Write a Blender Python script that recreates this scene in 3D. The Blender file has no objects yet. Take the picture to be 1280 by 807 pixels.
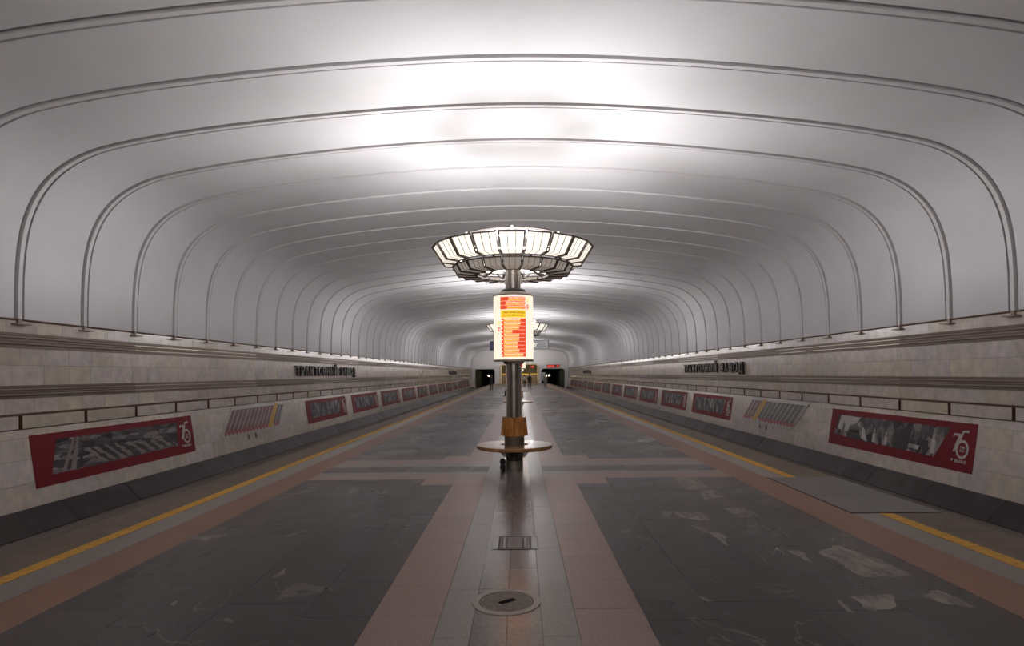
import bpy, bmesh, math, random
from mathutils import Vector, Matrix
R = random.Random(7)
PI = math.pi
scene = bpy.context.scene
COL = scene.collection

# ------------------------------------------------------------------ camera
H = 1.72                      # eye height above platform
CAMX = 0.12
ROLL = 0.0085
F = 750.0                     # focal length in px of the 1280 px wide frame
VPX, VPY = 650.5, 467.0
cam = bpy.data.cameras.new('camera')
cam.sensor_width = 36.0
cam.lens = F / 1280 * 36
cam.shift_x = -(VPX - 640) / 1280
cam.shift_y = (VPY - 403.5) / 1280
cam.clip_start = 0.05
cam.clip_end = 400
camo = bpy.data.objects.new('camera', cam)
COL.objects.link(camo)
camo.matrix_world = Matrix.Translation((CAMX, 0, H)) @ Matrix.Rotation(PI/2, 4, 'X') @ Matrix.Rotation(-ROLL, 4, 'Z')
scene.camera = camo

# ------------------------------------------------------------------ world / exposure
w = bpy.data.worlds.new('world')
scene.world = w
w.use_nodes = True
w.node_tree.nodes['Background'].inputs[0].default_value = (0.02, 0.02, 0.022, 1)
w.node_tree.nodes['Background'].inputs[1].default_value = 0.3
vs = scene.view_settings
vs.view_transform = 'Standard'
vs.look = 'None'
vs.gamma = 1
vs.use_curve_mapping = False
vs.exposure = 0.25
UP_W = 54.0                  # up-light of each lamp crown, W
SIDE_W = 285.0                # each of the outward spots on the hoop of a crown, W
PANE_E = 0.95                 # glowing glass of the crowns
HALL_W = 260.0

# ------------------------------------------------------------------ dimensions
CX = 0.06                     # middle of the vault
BAY = 1.507
RIB0 = 10.03                  # a rib stands here
Y0 = RIB0 - 13 * BAY          # rear end of the hall (behind the camera)
Y1 = 103.5                    # end wall
COLS = [10.95 + 17.15 * k for k in (0, 1, 2, 3, 4, 5, -1)]

def floor_pt(px, py):
    """pixel of the photograph -> point of the platform surface"""
    dx, up = px - VPX, VPY - py
    dx, up = dx + ROLL * up, up - ROLL * dx
    y = -F * H / up
    return (CAMX + dx * y / F, y)

# ------------------------------------------------------------------ materials
MATS = {}
def mat(name, col, rough=0.5, metal=0.0, emit=None, estr=0.0, noise=None, bump=0.0, var=0.0, spec=0.5, nscale=None, coat=0.0, hue=0.0):
    """noise = (scale, second colour, contrast lo, hi); var = tint variation from object random / 'tint' attribute"""
    m = bpy.data.materials.new(name)
    m.use_nodes = True
    nt = m.node_tree
    b = nt.nodes['Principled BSDF']
    b.inputs['Base Color'].default_value = (*col, 1)
    b.inputs['Roughness'].default_value = rough
    b.inputs['Metallic'].default_value = metal
    b.inputs['Specular IOR Level'].default_value = spec
    if coat: b.inputs['Coat Weight'].default_value = coat
    if emit:
        b.inputs['Emission Color'].default_value = (*emit, 1)
        b.inputs['Emission Strength'].default_value = estr
    out = None
    geo = nt.nodes.new('ShaderNodeNewGeometry')
    pos = geo.outputs['Position']
    if noise:
        sc, c2, lo, hi = noise
        vec = pos
        if nscale:
            mp = nt.nodes.new('ShaderNodeMapping'); mp.inputs['Scale'].default_value = nscale
            nt.links.new(pos, mp.inputs['Vector']); vec = mp.outputs['Vector']
        n = nt.nodes.new('ShaderNodeTexNoise')
        n.inputs['Scale'].default_value = sc
        n.inputs['Detail'].default_value = 6
        n.inputs['Roughness'].default_value = 0.6
        nt.links.new(vec, n.inputs['Vector'])
        mr = nt.nodes.new('ShaderNodeMapRange')
        mr.inputs['From Min'].default_value = lo
        mr.inputs['From Max'].default_value = hi
        nt.links.new(n.outputs['Fac'], mr.inputs['Value'])
        mx = nt.nodes.new('ShaderNodeMix'); mx.data_type = 'RGBA'
        mx.inputs['A'].default_value = (*col, 1)
        mx.inputs['B'].default_value = (*c2, 1)
        nt.links.new(mr.outputs['Result'], mx.inputs['Factor'])
        out = mx.outputs['Result']
        if bump:
            bp = nt.nodes.new('ShaderNodeBump')
            bp.inputs['Strength'].default_value = bump
            bp.inputs['Distance'].default_value = 0.01
            nt.links.new(n.outputs['Fac'], bp.inputs['Height'])
            nt.links.new(bp.outputs['Normal'], b.inputs['Normal'])
    if var:
        oi = nt.nodes.new('ShaderNodeObjectInfo')
        at = nt.nodes.new('ShaderNodeAttribute'); at.attribute_name = 'tint'
        ad = nt.nodes.new('ShaderNodeMath'); ad.operation = 'ADD'
        nt.links.new(oi.outputs['Random'], ad.inputs[0]); nt.links.new(at.outputs['Fac'], ad.inputs[1])
        fr = nt.nodes.new('ShaderNodeMath'); fr.operation = 'FRACT'
        nt.links.new(ad.outputs[0], fr.inputs[0])
        mr2 = nt.nodes.new('ShaderNodeMapRange')
        mr2.inputs['To Min'].default_value = 1 - var
        mr2.inputs['To Max'].default_value = 1 + var
        nt.links.new(fr.outputs[0], mr2.inputs['Value'])
        hs = nt.nodes.new('ShaderNodeHueSaturation')
        nt.links.new(mr2.outputs['Result'], hs.inputs['Value'])
        if hue:
            wn = nt.nodes.new('ShaderNodeTexWhiteNoise'); wn.noise_dimensions = '1D'; nt.links.new(fr.outputs[0], wn.inputs['W'])
            for sock, lo, hi in (('Hue', 0.5 - hue, 0.5 + hue), ('Saturation', 0.55, 1.25)):
                m3 = nt.nodes.new('ShaderNodeMapRange'); m3.inputs['To Min'].default_value = lo; m3.inputs['To Max'].default_value = hi
                nt.links.new(wn.outputs['Value'], m3.inputs['Value']); nt.links.new(m3.outputs['Result'], hs.inputs[sock])
        if out is None: hs.inputs['Color'].default_value = (*col, 1)
        else: nt.links.new(out, hs.inputs['Color'])
        out = hs.outputs['Color']
    if out is not None: nt.links.new(out, b.inputs['Base Color'])
    MATS[name] = m
    return m

mat('plaster', (0.75, 0.745, 0.76), 0.75, noise=(0.35, (0.68, 0.67, 0.68), 0.42, 0.72), bump=0.15, var=0.02)
mat('rib', (0.72, 0.705, 0.71), 0.7)
mat('groove', (0.20, 0.17, 0.155), 0.9)
mat('marble', (0.72, 0.625, 0.545), 0.24, noise=(5.5, (0.56, 0.49, 0.45), 0.36, 0.68), var=0.08, hue=0.03, bump=0.03)
mat('joint', (0.30, 0.26, 0.235), 0.9)
mat('bronze', (0.52, 0.45, 0.39), 0.36, metal=0.8, var=0.12)
mat('bronze_dull', (0.33, 0.265, 0.225), 0.5, metal=0.6, var=0.14)
mat('bronze_ground', (0.25, 0.195, 0.16), 0.55, metal=0.5, var=0.2)
mat('rust', (0.20, 0.10, 0.055), 0.7, noise=(9, (0.11, 0.055, 0.035), 0.4, 0.65))
mat('slate', (0.05, 0.037, 0.038), 0.45, noise=(1.6, (0.095, 0.075, 0.078), 0.5, 0.8), var=0.35, spec=0.35)
mat('dark', (0.02, 0.018, 0.018), 0.8)
mat('ballast', (0.035, 0.03, 0.028), 0.9)
mat('steel', (0.35, 0.33, 0.31), 0.35, metal=0.9)
mat('pink_granite', (0.29, 0.175, 0.14), 0.32, noise=(55, (0.20, 0.12, 0.095), 0.42, 0.6), var=0.06)
mat('orange_granite', (0.27, 0.12, 0.07), 0.38, noise=(50, (0.17, 0.078, 0.048), 0.42, 0.6), var=0.07)
mat('grey_granite', (0.225, 0.195, 0.175), 0.28, noise=(40, (0.165, 0.142, 0.128), 0.4, 0.65), var=0.06)
mat('cross_granite', (0.20, 0.165, 0.15), 0.3, noise=(40, (0.15, 0.122, 0.112), 0.4, 0.65), var=0.06)
mat('centre_granite', (0.18, 0.15, 0.142), 0.2, noise=(30, (0.125, 0.11, 0.11), 0.4, 0.65), var=0.1)
mat('edge_granite', (0.14, 0.095, 0.062), 0.45, noise=(3, (0.09, 0.06, 0.04), 0.38, 0.65), var=0.08)
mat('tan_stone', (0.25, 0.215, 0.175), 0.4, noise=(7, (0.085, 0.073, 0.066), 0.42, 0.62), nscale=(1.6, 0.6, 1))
mat('plate_grey', (0.15, 0.135, 0.13), 0.4, noise=(20, (0.11, 0.105, 0.11), 0.4, 0.65), var=0.08)
mat('yellow', (0.68, 0.36, 0.04), 0.6, noise=(14, (0.48, 0.25, 0.03), 0.42, 0.7))
mat('wood', (0.58, 0.24, 0.035), 0.22, noise=(5, (0.33, 0.115, 0.02), 0.35, 0.65), nscale=(6, 6, 0.6), coat=0.4)
mat('wood_seat', (0.42, 0.20, 0.08), 0.2, noise=(4, (0.25, 0.115, 0.045), 0.35, 0.65), nscale=(1, 8, 1), coat=0.5)
mat('pole_steel', (0.20, 0.165, 0.145), 0.42, metal=0.75)
mat('pole_bright', (0.40, 0.36, 0.33), 0.36, metal=0.8)
mat('pole_dark', (0.07, 0.06, 0.055), 0.35, metal=0.7)
mat('base_metal', (0.36, 0.31, 0.25), 0.35, metal=0.8)
mat('frame', (0.10, 0.08, 0.07), 0.4, metal=0.6)
mat('pane', (0.8, 0.78, 0.74), 0.35, emit=(1.0, 0.92, 0.79), estr=PANE_E)
mat('pane_dim', (0.62, 0.56, 0.52), 0.3, emit=(1.0, 0.86, 0.74), estr=0.16)
mat('hoop', (0.8, 0.76, 0.76), 0.4)
mat('bulb', (1, 1, 1), 0.4, emit=(1, 0.95, 0.88), estr=5)
mat('box_white', (0.8, 0.76, 0.68), 0.4, emit=(1.0, 0.86, 0.68), estr=0.78)
mat('box_red', (0.55, 0.03, 0.015), 0.5, emit=(0.95, 0.09, 0.025), estr=0.62)
mat('box_glow_orange', (0.8, 0.3, 0.05), 0.5, emit=(1.0, 0.34, 0.05), estr=0.68)  # painted glow of the backlight around the lettering
mat('box_yellow', (0.8, 0.55, 0.02), 0.5, emit=(1.0, 0.6, 0.03), estr=0.72)
mat('box_text', (0.8, 0.8, 0.7), 0.5, emit=(1.0, 0.86, 0.55), estr=0.85)
mat('box_dark', (0.2, 0.08, 0.02), 0.5)
mat('box_rim', (0.42, 0.37, 0.31), 0.4, metal=0.5)
mat('letter_black', (0.028, 0.018, 0.014), 0.45, metal=0.3)
mat('poster_red', (0.20, 0.008, 0.016), 0.6, spec=0.25)
mat('print_white', (0.52, 0.49, 0.47), 0.5)
mat('print_grey', (0.27, 0.225, 0.215), 0.6, spec=0.25)
mat('print_black', (0.03, 0.022, 0.025), 0.5)
mat('map_white', (0.50, 0.47, 0.45), 0.4)
mat('map_maroon', (0.21, 0.055, 0.06), 0.45)
mat('map_brown', (0.24, 0.20, 0.175), 0.45)
mat('map_grey', (0.10, 0.082, 0.082), 0.45)
mat('map_red', (0.36, 0.035, 0.04), 0.45)
mat('map_yellow', (0.60, 0.33, 0.03), 0.45)
mat('rim_iron', (0.26, 0.22, 0.19), 0.45, metal=0.3)
mat('iron', (0.16, 0.14, 0.125), 0.4, metal=0.6, noise=(18, (0.09, 0.08, 0.07), 0.4, 0.65))
mat('end_plaster', (0.82, 0.81, 0.79), 0.8)
mat('cream', (0.72, 0.62, 0.42), 0.5)
mat('tan_wall', (0.42, 0.36, 0.26), 0.6)
mat('stair_stone', (0.16, 0.12, 0.09), 0.6)
mat('stair_yellow', (0.7, 0.5, 0.05), 0.6)
mat('tunnel', (0.035, 0.033, 0.028), 0.8)
mat('tunnel_green', (0.24, 0.28, 0.24), 0.6)
mat('lit_mouth_tan', (0.62, 0.52, 0.38), 0.6)  # tan made paler to stand for light on the tunnel mouth wall
mat('signal', (1, 1, 1), 0.5, emit=(1.0, 0.9, 0.55), estr=14)
mat('led_black', (0.03, 0.01, 0.01), 0.4)
mat('led_red', (0.5, 0.03, 0.02), 0.5, emit=(1.0, 0.09, 0.05), estr=1.1)
mat('sign_white', (0.55, 0.56, 0.58), 0.4)
mat('sign_frame', (0.07, 0.075, 0.09), 0.4)
mat('sign_blue', (0.02, 0.03, 0.12), 0.4)
mat('sign_grey', (0.33, 0.34, 0.35), 0.4)
mat('skin', (0.50, 0.30, 0.22), 0.5)
mat('hair_brown', (0.05, 0.03, 0.02), 0.6)
mat('hair_fair', (0.35, 0.24, 0.13), 0.6)
mat('cloth_black', (0.02, 0.02, 0.023), 0.8)
mat('cloth_grey', (0.28, 0.27, 0.30), 0.8)
mat('cloth_white', (0.7, 0.68, 0.64), 0.8)
mat('cloth_navy', (0.03, 0.035, 0.06), 0.8)
mat('slot_black', (0.012, 0.01, 0.01), 0.9, spec=0.05)
mat('black_plastic', (0.02, 0.02, 0.02), 0.4)

def dark_stone():
    m = bpy.data.materials.new('dark_stone'); m.use_nodes = True
    nt = m.node_tree; b = nt.nodes['Principled BSDF']; L = nt.links.new
    geo = nt.nodes.new('ShaderNodeNewGeometry')
    def noise(scale, mscale, detail, dist=0.0, rot=0.0):
        mp = nt.nodes.new('ShaderNodeMapping'); mp.inputs['Scale'].default_value = mscale; mp.inputs['Rotation'].default_value = (0, 0, rot)
        L(geo.outputs['Position'], mp.inputs['Vector'])
        n = nt.nodes.new('ShaderNodeTexNoise'); n.inputs['Scale'].default_value = scale; n.inputs['Detail'].default_value = detail
        n.inputs['Distortion'].default_value = dist
        L(mp.outputs['Vector'], n.inputs['Vector']); return n.outputs['Fac']
    def rng(v, a, c):
        mr = nt.nodes.new('ShaderNodeMapRange'); mr.inputs['From Min'].default_value = a; mr.inputs['From Max'].default_value = c
        L(v, mr.inputs['Value']); return mr.outputs['Result']
    def math_(op, a, bb):
        mm = nt.nodes.new('ShaderNodeMath'); mm.operation = op
        for i, v in enumerate((a, bb)):
            if isinstance(v, (int, float)): mm.inputs[i].default_value = v
            else: L(v, mm.inputs[i])
        return mm.outputs[0]
    def mix(f, a, c):
        mx = nt.nodes.new('ShaderNodeMix'); mx.data_type = 'RGBA'
        L(f, mx.inputs['Factor'])
        if isinstance(a, tuple): mx.inputs['A'].default_value = (*a, 1)
        else: L(a, mx.inputs['A'])
        mx.inputs['B'].default_value = (*c, 1)
        return mx.outputs['Result']
    cloud = rng(noise(0.9, (1, 0.7, 1), 5, 0.6), 0.35, 0.75)
    c = mix(cloud, (0.034, 0.025, 0.023), (0.062, 0.049, 0.046))
    vein = noise(1.1, (1.0, 0.55, 1), 4, 1.3, 0.5)
    ridge = math_('ABSOLUTE', math_('SUBTRACT', vein, 0.5), 0)
    thin = rng(ridge, 0.007, 0.0)
    gate = rng(noise(0.8, (1, 1, 1), 2), 0.46, 0.60)
    c = mix(math_('MULTIPLY', math_('MULTIPLY', thin, gate), 0.5), c, (0.27, 0.235, 0.21))
    patch = math_('MULTIPLY', rng(noise(2.2, (0.8, 0.45, 1), 4, 0.5, 0.4), 0.66, 0.68), 0.5)
    c = mix(patch, c, (0.19, 0.165, 0.145))
    oi = nt.nodes.new('ShaderNodeObjectInfo')
    hs = nt.nodes.new('ShaderNodeHueSaturation')
    mr = nt.nodes.new('ShaderNodeMapRange'); mr.inputs['To Min'].default_value = 0.88; mr.inputs['To Max'].default_value = 1.12
    L(oi.outputs['Random'], mr.inputs['Value']); L(mr.outputs['Result'], hs.inputs['Value']); L(c, hs.inputs['Color'])
    L(hs.outputs['Color'], b.inputs['Base Color'])
    rr = nt.nodes.new('ShaderNodeMapRange'); rr.inputs['To Min'].default_value = 0.24; rr.inputs['To Max'].default_value = 0.40
    b.inputs['Specular IOR Level'].default_value = 0.33
    L(cloud, rr.inputs['Value']); L(rr.outputs['Result'], b.inputs['Roughness'])
    MATS['dark_stone'] = m
dark_stone()

def photo_mat(name, kind, seed):
    """printed black and white photograph"""
    m = bpy.data.materials.new(name); m.use_nodes = True
    nt = m.node_tree; b = nt.nodes['Principled BSDF']; L = nt.links.new
    b.inputs['Roughness'].default_value = 0.6; b.inputs['Specular IOR Level'].default_value = 0.25
    tc = nt.nodes.new('ShaderNodeTexCoord')
    mp = nt.nodes.new('ShaderNodeMapping'); mp.inputs['Location'].default_value = (seed, seed * 0.7, 0)
    L(tc.outputs['Object'], mp.inputs['Vector'])
    n = nt.nodes.new('ShaderNodeTexNoise'); n.inputs['Detail'].default_value = 8; n.inputs['Roughness'].default_value = 0.7
    v = nt.nodes.new('ShaderNodeTexVoronoi')
    cr = nt.nodes.new('ShaderNodeValToRGB')
    if kind == 'aerial':
        mp.inputs['Rotation'].default_value = (0, 0, 0.35)
        mp.inputs['Scale'].default_value = (1.2, 5.5, 1)
        v.distance = 'CHEBYCHEV'; v.inputs['Scale'].default_value = 2.2
        n.inputs['Scale'].default_value = 5
    else:
        mp.inputs['Scale'].default_value = (1.6, 1.0, 1)
        v.inputs['Scale'].default_value = 3.2; n.inputs['Scale'].default_value = 2.4
    L(mp.outputs['Vector'], n.inputs['Vector']); L(mp.outputs['Vector'], v.inputs['Vector'])
    mx = nt.nodes.new('ShaderNodeMix'); mx.data_type = 'RGBA'; mx.inputs['Factor'].default_value = 0.45
    L(n.outputs['Fac'], mx.inputs['A']); L(v.outputs['Color'], mx.inputs['B'])
    bw = nt.nodes.new('ShaderNodeRGBToBW'); L(mx.outputs['Result'], bw.inputs['Color'])
    L(bw.outputs['Val'], cr.inputs['Fac'])
    e = cr.color_ramp.elements
    e[0].position = 0.30; e[0].color = (0.02, 0.016, 0.02, 1)
    e[1].position = 0.72; e[1].color = (0.40, 0.35, 0.34, 1)
    k = cr.color_ramp.elements.new(0.52); k.color = (0.12, 0.10, 0.105, 1)
    L(cr.outputs['Color'], b.inputs['Base Color'])
    MATS[name] = m
photo_mat('photo_aerial', 'aerial', 1.3)
photo_mat('photo_crowd', 'crowd', 4.1)
for i in range(4): photo_mat('photo_%d' % i, 'crowd', 9.0 + 3.7 * i)

# ------------------------------------------------------------------ mesh helpers
class MB:
    def __init__(s): s.v, s.f, s.sm, s.t, s.mi = [], [], [], [], []
    def face(s, idx, smooth=False, tint=0.0, mi=0):
        s.f.append(tuple(idx)); s.sm.append(smooth); s.t.append(tint); s.mi.append(mi)
    def pts(s, ps):
        n = len(s.v); s.v.extend([tuple(p) for p in ps]); return list(range(n, n + len(ps)))
    def hexa(s, p, tint=0.0, mi=0):
        """8 points: bottom loop 0-3 (ccw from above), top loop 4-7"""
        a = s.pts(p)
        for q in ((3, 2, 1, 0), (4, 5, 6, 7), (0, 1, 5, 4), (1, 2, 6, 5), (2, 3, 7, 6), (3, 0, 4, 7)):
            s.face([a[i] for i in q], False, tint, mi)
        return s
    def box(s, x0, x1, y0, y1, z0, z1, tint=0.0, mi=0):
        return s.hexa([(x0, y0, z0), (x1, y0, z0), (x1, y1, z0), (x0, y1, z0), (x0, y0, z1), (x1, y0, z1), (x1, y1, z1), (x0, y1, z1)], tint, mi)
    def prism(s, poly, ext, mi=0):
        """closed planar polygon (3D points) pushed along ext"""
        e = Vector(ext); n = len(poly)
        a = s.pts(poly); b = s.pts([Vector(p) + e for p in poly])
        s.face(a[::-1], mi=mi); s.face(b, mi=mi)
        for i in range(n):
            j = (i + 1) % n
            s.face((a[i], a[j], b[j], b[i]), mi=mi)
        return s
    def lathe(s, prof, n=32, a0=0.0, a1=2 * PI, smooth=True, c=(0, 0, 0), closed=False):
        full = abs(a1 - a0 - 2 * PI) < 1e-6
        m = n if full else n + 1
        k = len(prof)
        segs = k if closed else k - 1
        for q in range(segs):                      # separate vertices per band keep edges crisp
            (r0, z0), (r1, z1) = prof[q], prof[(q + 1) % k]
            ids = []
            for i in range(m):
                a = a0 + (a1 - a0) * i / n
                ids.append(s.pts([(c[0] + r0 * math.cos(a), c[1] + r0 * math.sin(a), c[2] + z0), (c[0] + r1 * math.cos(a), c[1] + r1 * math.sin(a), c[2] + z1)]))
            for i in range(n):
                p, t = ids[i], ids[(i + 1) % m]
                s.face((p[0], t[0], t[1], p[1]), smooth)
        if not full and closed:
            for i, flip in ((0, False), (n, True)):
                a = a0 + (a1 - a0) * i / n
                q = s.pts([(c[0] + r * math.cos(a), c[1] + r * math.sin(a), c[2] + z) for r, z in prof])
                s.face(q[::-1] if flip else q)
        return s
    def tube(s, path, r, n=8, smooth=True):
        rings = []
        P = [Vector(p) for p in path]
        for i, p in enumerate(P):
            d = (P[min(i + 1, len(P) - 1)] - P[max(i - 1, 0)]).normalized()
            u = d.orthogonal().normalized() if abs(d.z) > 0.9 else d.cross(Vector((0, 0, 1))).normalized()
            v = d.cross(u)
            rr = r[i] if isinstance(r, (list, tuple)) else r
            rings.append(s.pts([p + u * rr * math.cos(2 * PI * k / n) + v * rr * math.sin(2 * PI * k / n) for k in range(n)]))
        for a, b in zip(rings, rings[1:]):
            for k in range(n): s.face((a[k], a[(k + 1) % n], b[(k + 1) % n], b[k]), smooth)
        s.face(rings[0][::-1]); s.face(rings[-1])
        return s
    def mesh(s, name, mats):
        me = bpy.data.meshes.new(name)
        me.from_pydata(s.v, [], s.f)
        for m in (mats if isinstance(mats, (list, tuple)) else [mats]): me.materials.append(MATS[m])
        me.polygons.foreach_set('use_smooth', s.sm)
        me.polygons.foreach_set('material_index', s.mi)
        if any(s.t):
            at = me.attributes.new('tint', 'FLOAT', 'FACE'); at.data.foreach_set('value', s.t)
        bm = bmesh.new(); bm.from_mesh(me); bmesh.ops.recalc_face_normals(bm, faces=bm.faces); bm.to_mesh(me); bm.free()
        me.update()
        return me
    def build(s, name, mats, parent=None, loc=None):
        return obj(name, s.mesh(name, mats), parent, loc)

def obj(name, data, parent=None, loc=None):
    o = bpy.data.objects.new(name, data); COL.objects.link(o)
    if parent is not None: o.parent = parent
    if loc is not None: o.location = loc
    return o
def empty(name, loc=(0, 0, 0), rotz=0.0):
    o = bpy.data.objects.new(name, None); COL.objects.link(o)
    o.empty_display_size = 0.2; o.location = loc; o.rotation_euler = (0, 0, rotz)
    return o
def tag(o, label, cat, group=None):
    o['label'] = label; o['category'] = cat
    if group: o['group'] = group
    return o
def structure(o, label=None):
    o['kind'] = 'structure'
    if label: o['label'] = label
    return o
def stuff(o): o['kind'] = 'stuff'; return o
def copy_tree(o, parent=None):
    c = o.copy(); COL.objects.link(c)
    if parent is not None: c.parent = parent
    for ch in list(o.children): copy_tree(ch, c)
    return c
_font_cache = {}
def text_mb(txt, size, extrude=0.0, bold=0.0, align='LEFT'):
    key = (txt, extrude / size, round(bold / size, 4), align)
    if key not in _font_cache: _font_cache[key] = text_raw(txt, 1.0, extrude / size, bold / size, align)
    vs_, fs = _font_cache[key]
    return [(x * size, y * size, z * size) for x, y, z in vs_], fs
def text_raw(txt, size, extrude, bold, align):
    """vertices and faces of a piece of lettering in the XY plane"""
    cu = bpy.data.curves.new('lettering', 'FONT')
    cu.body = txt; cu.size = size; cu.extrude = extrude; cu.offset = bold; cu.align_x = align; cu.resolution_u = 3
    o = bpy.data.objects.new('lettering', cu); COL.objects.link(o)
    dg = bpy.context.evaluated_depsgraph_get()
    me = o.evaluated_get(dg).to_mesh()
    vs_ = [tuple(v.co) for v in me.vertices]; fs = [tuple(p.vertices) for p in me.polygons]
    o.evaluated_get(dg).to_mesh_clear()
    bpy.data.objects.remove(o); bpy.data.curves.remove(cu)
    return vs_, fs
def put(mb, vf, fn, mi=0):
    ids = mb.pts([fn(*v) for v in vf[0]])
    for f in vf[1]: mb.face([ids[i] for i in f], mi=mi)
def ordinal(i):
    return ['first', 'second', 'third', 'fourth', 'fifth', 'sixth', 'seventh', 'eighth', 'ninth', 'tenth', 'eleventh', 'twelfth', 'thirteenth', 'fourteenth'][i]

# lettering is meshed while the scene is still empty (quick to evaluate)
UP_ST = [('Магілёўская', 'Mahilioŭskaja'), ('Аўтазаводская', 'Aŭtazavodskaja'), ('Партызанская', 'Partyzanskaja')]
DN_ST = [('Пралетарская', 'Praletarskaja'), ('Першамайская', 'Pieršamajskaja'), ('Купалаўская', 'Kupalaŭskaja'), ('Няміга', 'Niamiha'), ('Фрунзенская', 'Frunzienskaja'),
         ('Маладзёжная', 'Maladziožnaja'), ('Пушкінская', 'Puškinskaja'), ('Спартыўная', 'Spartyŭnaja'), ('Кунцаўшчына', 'Kuncaŭščyna'), ('Каменная Горка', 'Kamiennaja Horka')]
for a in UP_ST + DN_ST + [('ТРАКТАРНЫ ЗАВОД', 'TRAKTARNY ZAVOD')]:
    for b in a: text_mb(b, 1.0, 0, 0.012)
for c in sorted(set('ТРАКТОРНЫЙЗАВОД')): text_mb(c, 1.0, 0.5, 0.03)
for a in ('1946', '2021'): text_mb(a, 0.115, 0, 0.004, 'CENTER')
text_mb('BELARUS', 0.135, 0, 0.005)

# ================================================================== CEILING (vault)
KEYS = [(8.31, 2.71), (8.305, 3.1), (8.29, 3.5), (8.245, 3.95), (8.14, 4.40), (7.93, 4.83), (7.60, 5.18), (7.16, 5.43), (6.63, 5.59),
        (5.6, 5.775), (4.4, 5.93), (3.0, 6.07), (1.5, 6.17), (0.0, 6.21)]
def smooth_profile(keys, sub=3):
    full = [(x, z) for x, z in keys] + [(-x, z) for x, z in reversed(keys[:-1])]
    P = [Vector((x, 0, z)) for x, z in full]
    out = []
    for i in range(len(P) - 1):
        p0, p1, p2, p3 = P[max(i - 1, 0)], P[i], P[i + 1], P[min(i + 2, len(P) - 1)]
        for k in range(sub):
            t = k / sub
            out.append(0.5 * ((2 * p1) + (p2 - p0) * t + (2 * p0 - 5 * p1 + 4 * p2 - p3) * t * t + (3 * p1 - p0 - 3 * p2 + p3) * t ** 3))
    out.append(P[-1])
    return out
PROF = smooth_profile(KEYS)
NORM = []
for i in range(len(PROF)):
    d = (PROF[min(i + 1, len(PROF) - 1)] - PROF[max(i - 1, 0)]).normalized()
    NORM.append(Vector((d.z, 0, -d.x)))            # outward
NORM = [n if n.dot(p - Vector((0, 0, 2.5))) > 0 else -n for n, p in zip(NORM, PROF)]
def prof_z(x):
    """height of the vault at offset x from its middle"""
    x = abs(x)
    pts = [(p.x, p.z) for p in PROF if p.x >= -1e-6]
    for (xa, za), (xb, zb) in zip(pts, pts[1:]):
        if xb <= x <= xa: return za + (zb - za) * (xa - x) / max(xa - xb, 1e-9)
    return 2.7
def vault_solid(y0, y1, d_in, d_out, ends=True):
    mb = MB()
    def ring(y, d): return [(CX + p.x + n.x * d, y, p.z + n.z * d) for p, n in zip(PROF, NORM)]
    a = mb.pts(ring(y0, d_in)); b = mb.pts(ring(y1, d_in))
    for i in range(len(a) - 1): mb.face((a[i], a[i + 1], b[i + 1], b[i]), True)
    c = mb.pts(ring(y0, d_out)); d = mb.pts(ring(y1, d_out))
    for i in range(len(c) - 1): mb.face((c[i], d[i], d[i + 1], c[i + 1]), True)
    for ya, ra, rb in ((y0, d_in, d_out), (y1, d_in, d_out)):
        p = mb.pts(ring(ya, ra)); q = mb.pts(ring(ya, rb))
        for i in range(len(p) - 1): mb.face((p[i], q[i], q[i + 1], p[i + 1]))
    for k in (0, len(PROF) - 1):
        q = mb.pts([ring(y0, d_in)[k], ring(y1, d_in)[k], ring(y1, d_out)[k], ring(y0, d_out)[k]]); mb.face(q)
    return mb
ceiling = structure(vault_solid(Y0 - 0.3, Y1 + 0.3, 0.075, 0.35).build('ceiling', 'groove'), 'wide white segmented vault over the platform and tracks')
GAP = 0.075
panel_me = vault_solid(0.105, BAY - 0.105, 0.0, 0.072).mesh('vault_panel', 'plaster')
rib_me = vault_solid(-0.04, 0.04, -0.018, 0.072).mesh('vault_rib', 'rib')
nb = int(round((Y1 - Y0) / BAY))
for k in range(nb):
    y = Y0 + k * BAY
    obj('vault_panel', panel_me, ceiling, (0, y, 0))
    obj('vault_rib', rib_me, ceiling, (0, y, 0))

# ================================================================== WALLS
def wx(s, off): return CX + s * off
def low_off(z): return 8.33 - 0.14 * (0.845 - z)     # slanted lower cladding
PL_T, PL_B = (low_off(-0.45) - 0.02, -0.45), (7.80, -0.80)
def quad_tile(mb, s, y0, y1, offz0, offz1, th, tint=0.0, mi=0):
    """tile on the wall between two (offset, z) lines; th = thickness towards the wall"""
    (o0, z0), (o1, z1) = offz0, offz1
    d = Vector((o1 - o0, z1 - z0)).normalized(); n = Vector((d.y, -d.x)) * th      # outwards of the hall
    P = [(wx(s, o0), y0, z0), (wx(s, o0), y1, z0), (wx(s, o0 + n.x), y1, z0 + n.y), (wx(s, o0 + n.x), y0, z0 + n.y),
         (wx(s, o1), y0, z1), (wx(s, o1), y1, z1), (wx(s, o1 + n.x), y1, z1 + n.y), (wx(s, o1 + n.x), y0, z1 + n.y)]
    mb.hexa(P, tint, mi)
UPF = 8.335                                           # face of the upper marble
ROWS = [((UPF, 2.475), (UPF, 2.675)), ((UPF, 1.935), (UPF, 2.22)), ((UPF, 1.595), (UPF, 1.93)), ((UPF, 1.125), (UPF, 1.37)),
        ((low_off(0.705), 0.705), (low_off(0.845), 0.845)), ((low_off(0.345), 0.345), (low_off(0.70), 0.70)),
        ((low_off(-0.045), -0.045), (low_off(0.34), 0.34)), ((low_off(-0.45), -0.45), (low_off(-0.05), -0.05))]
walls = {}
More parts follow.
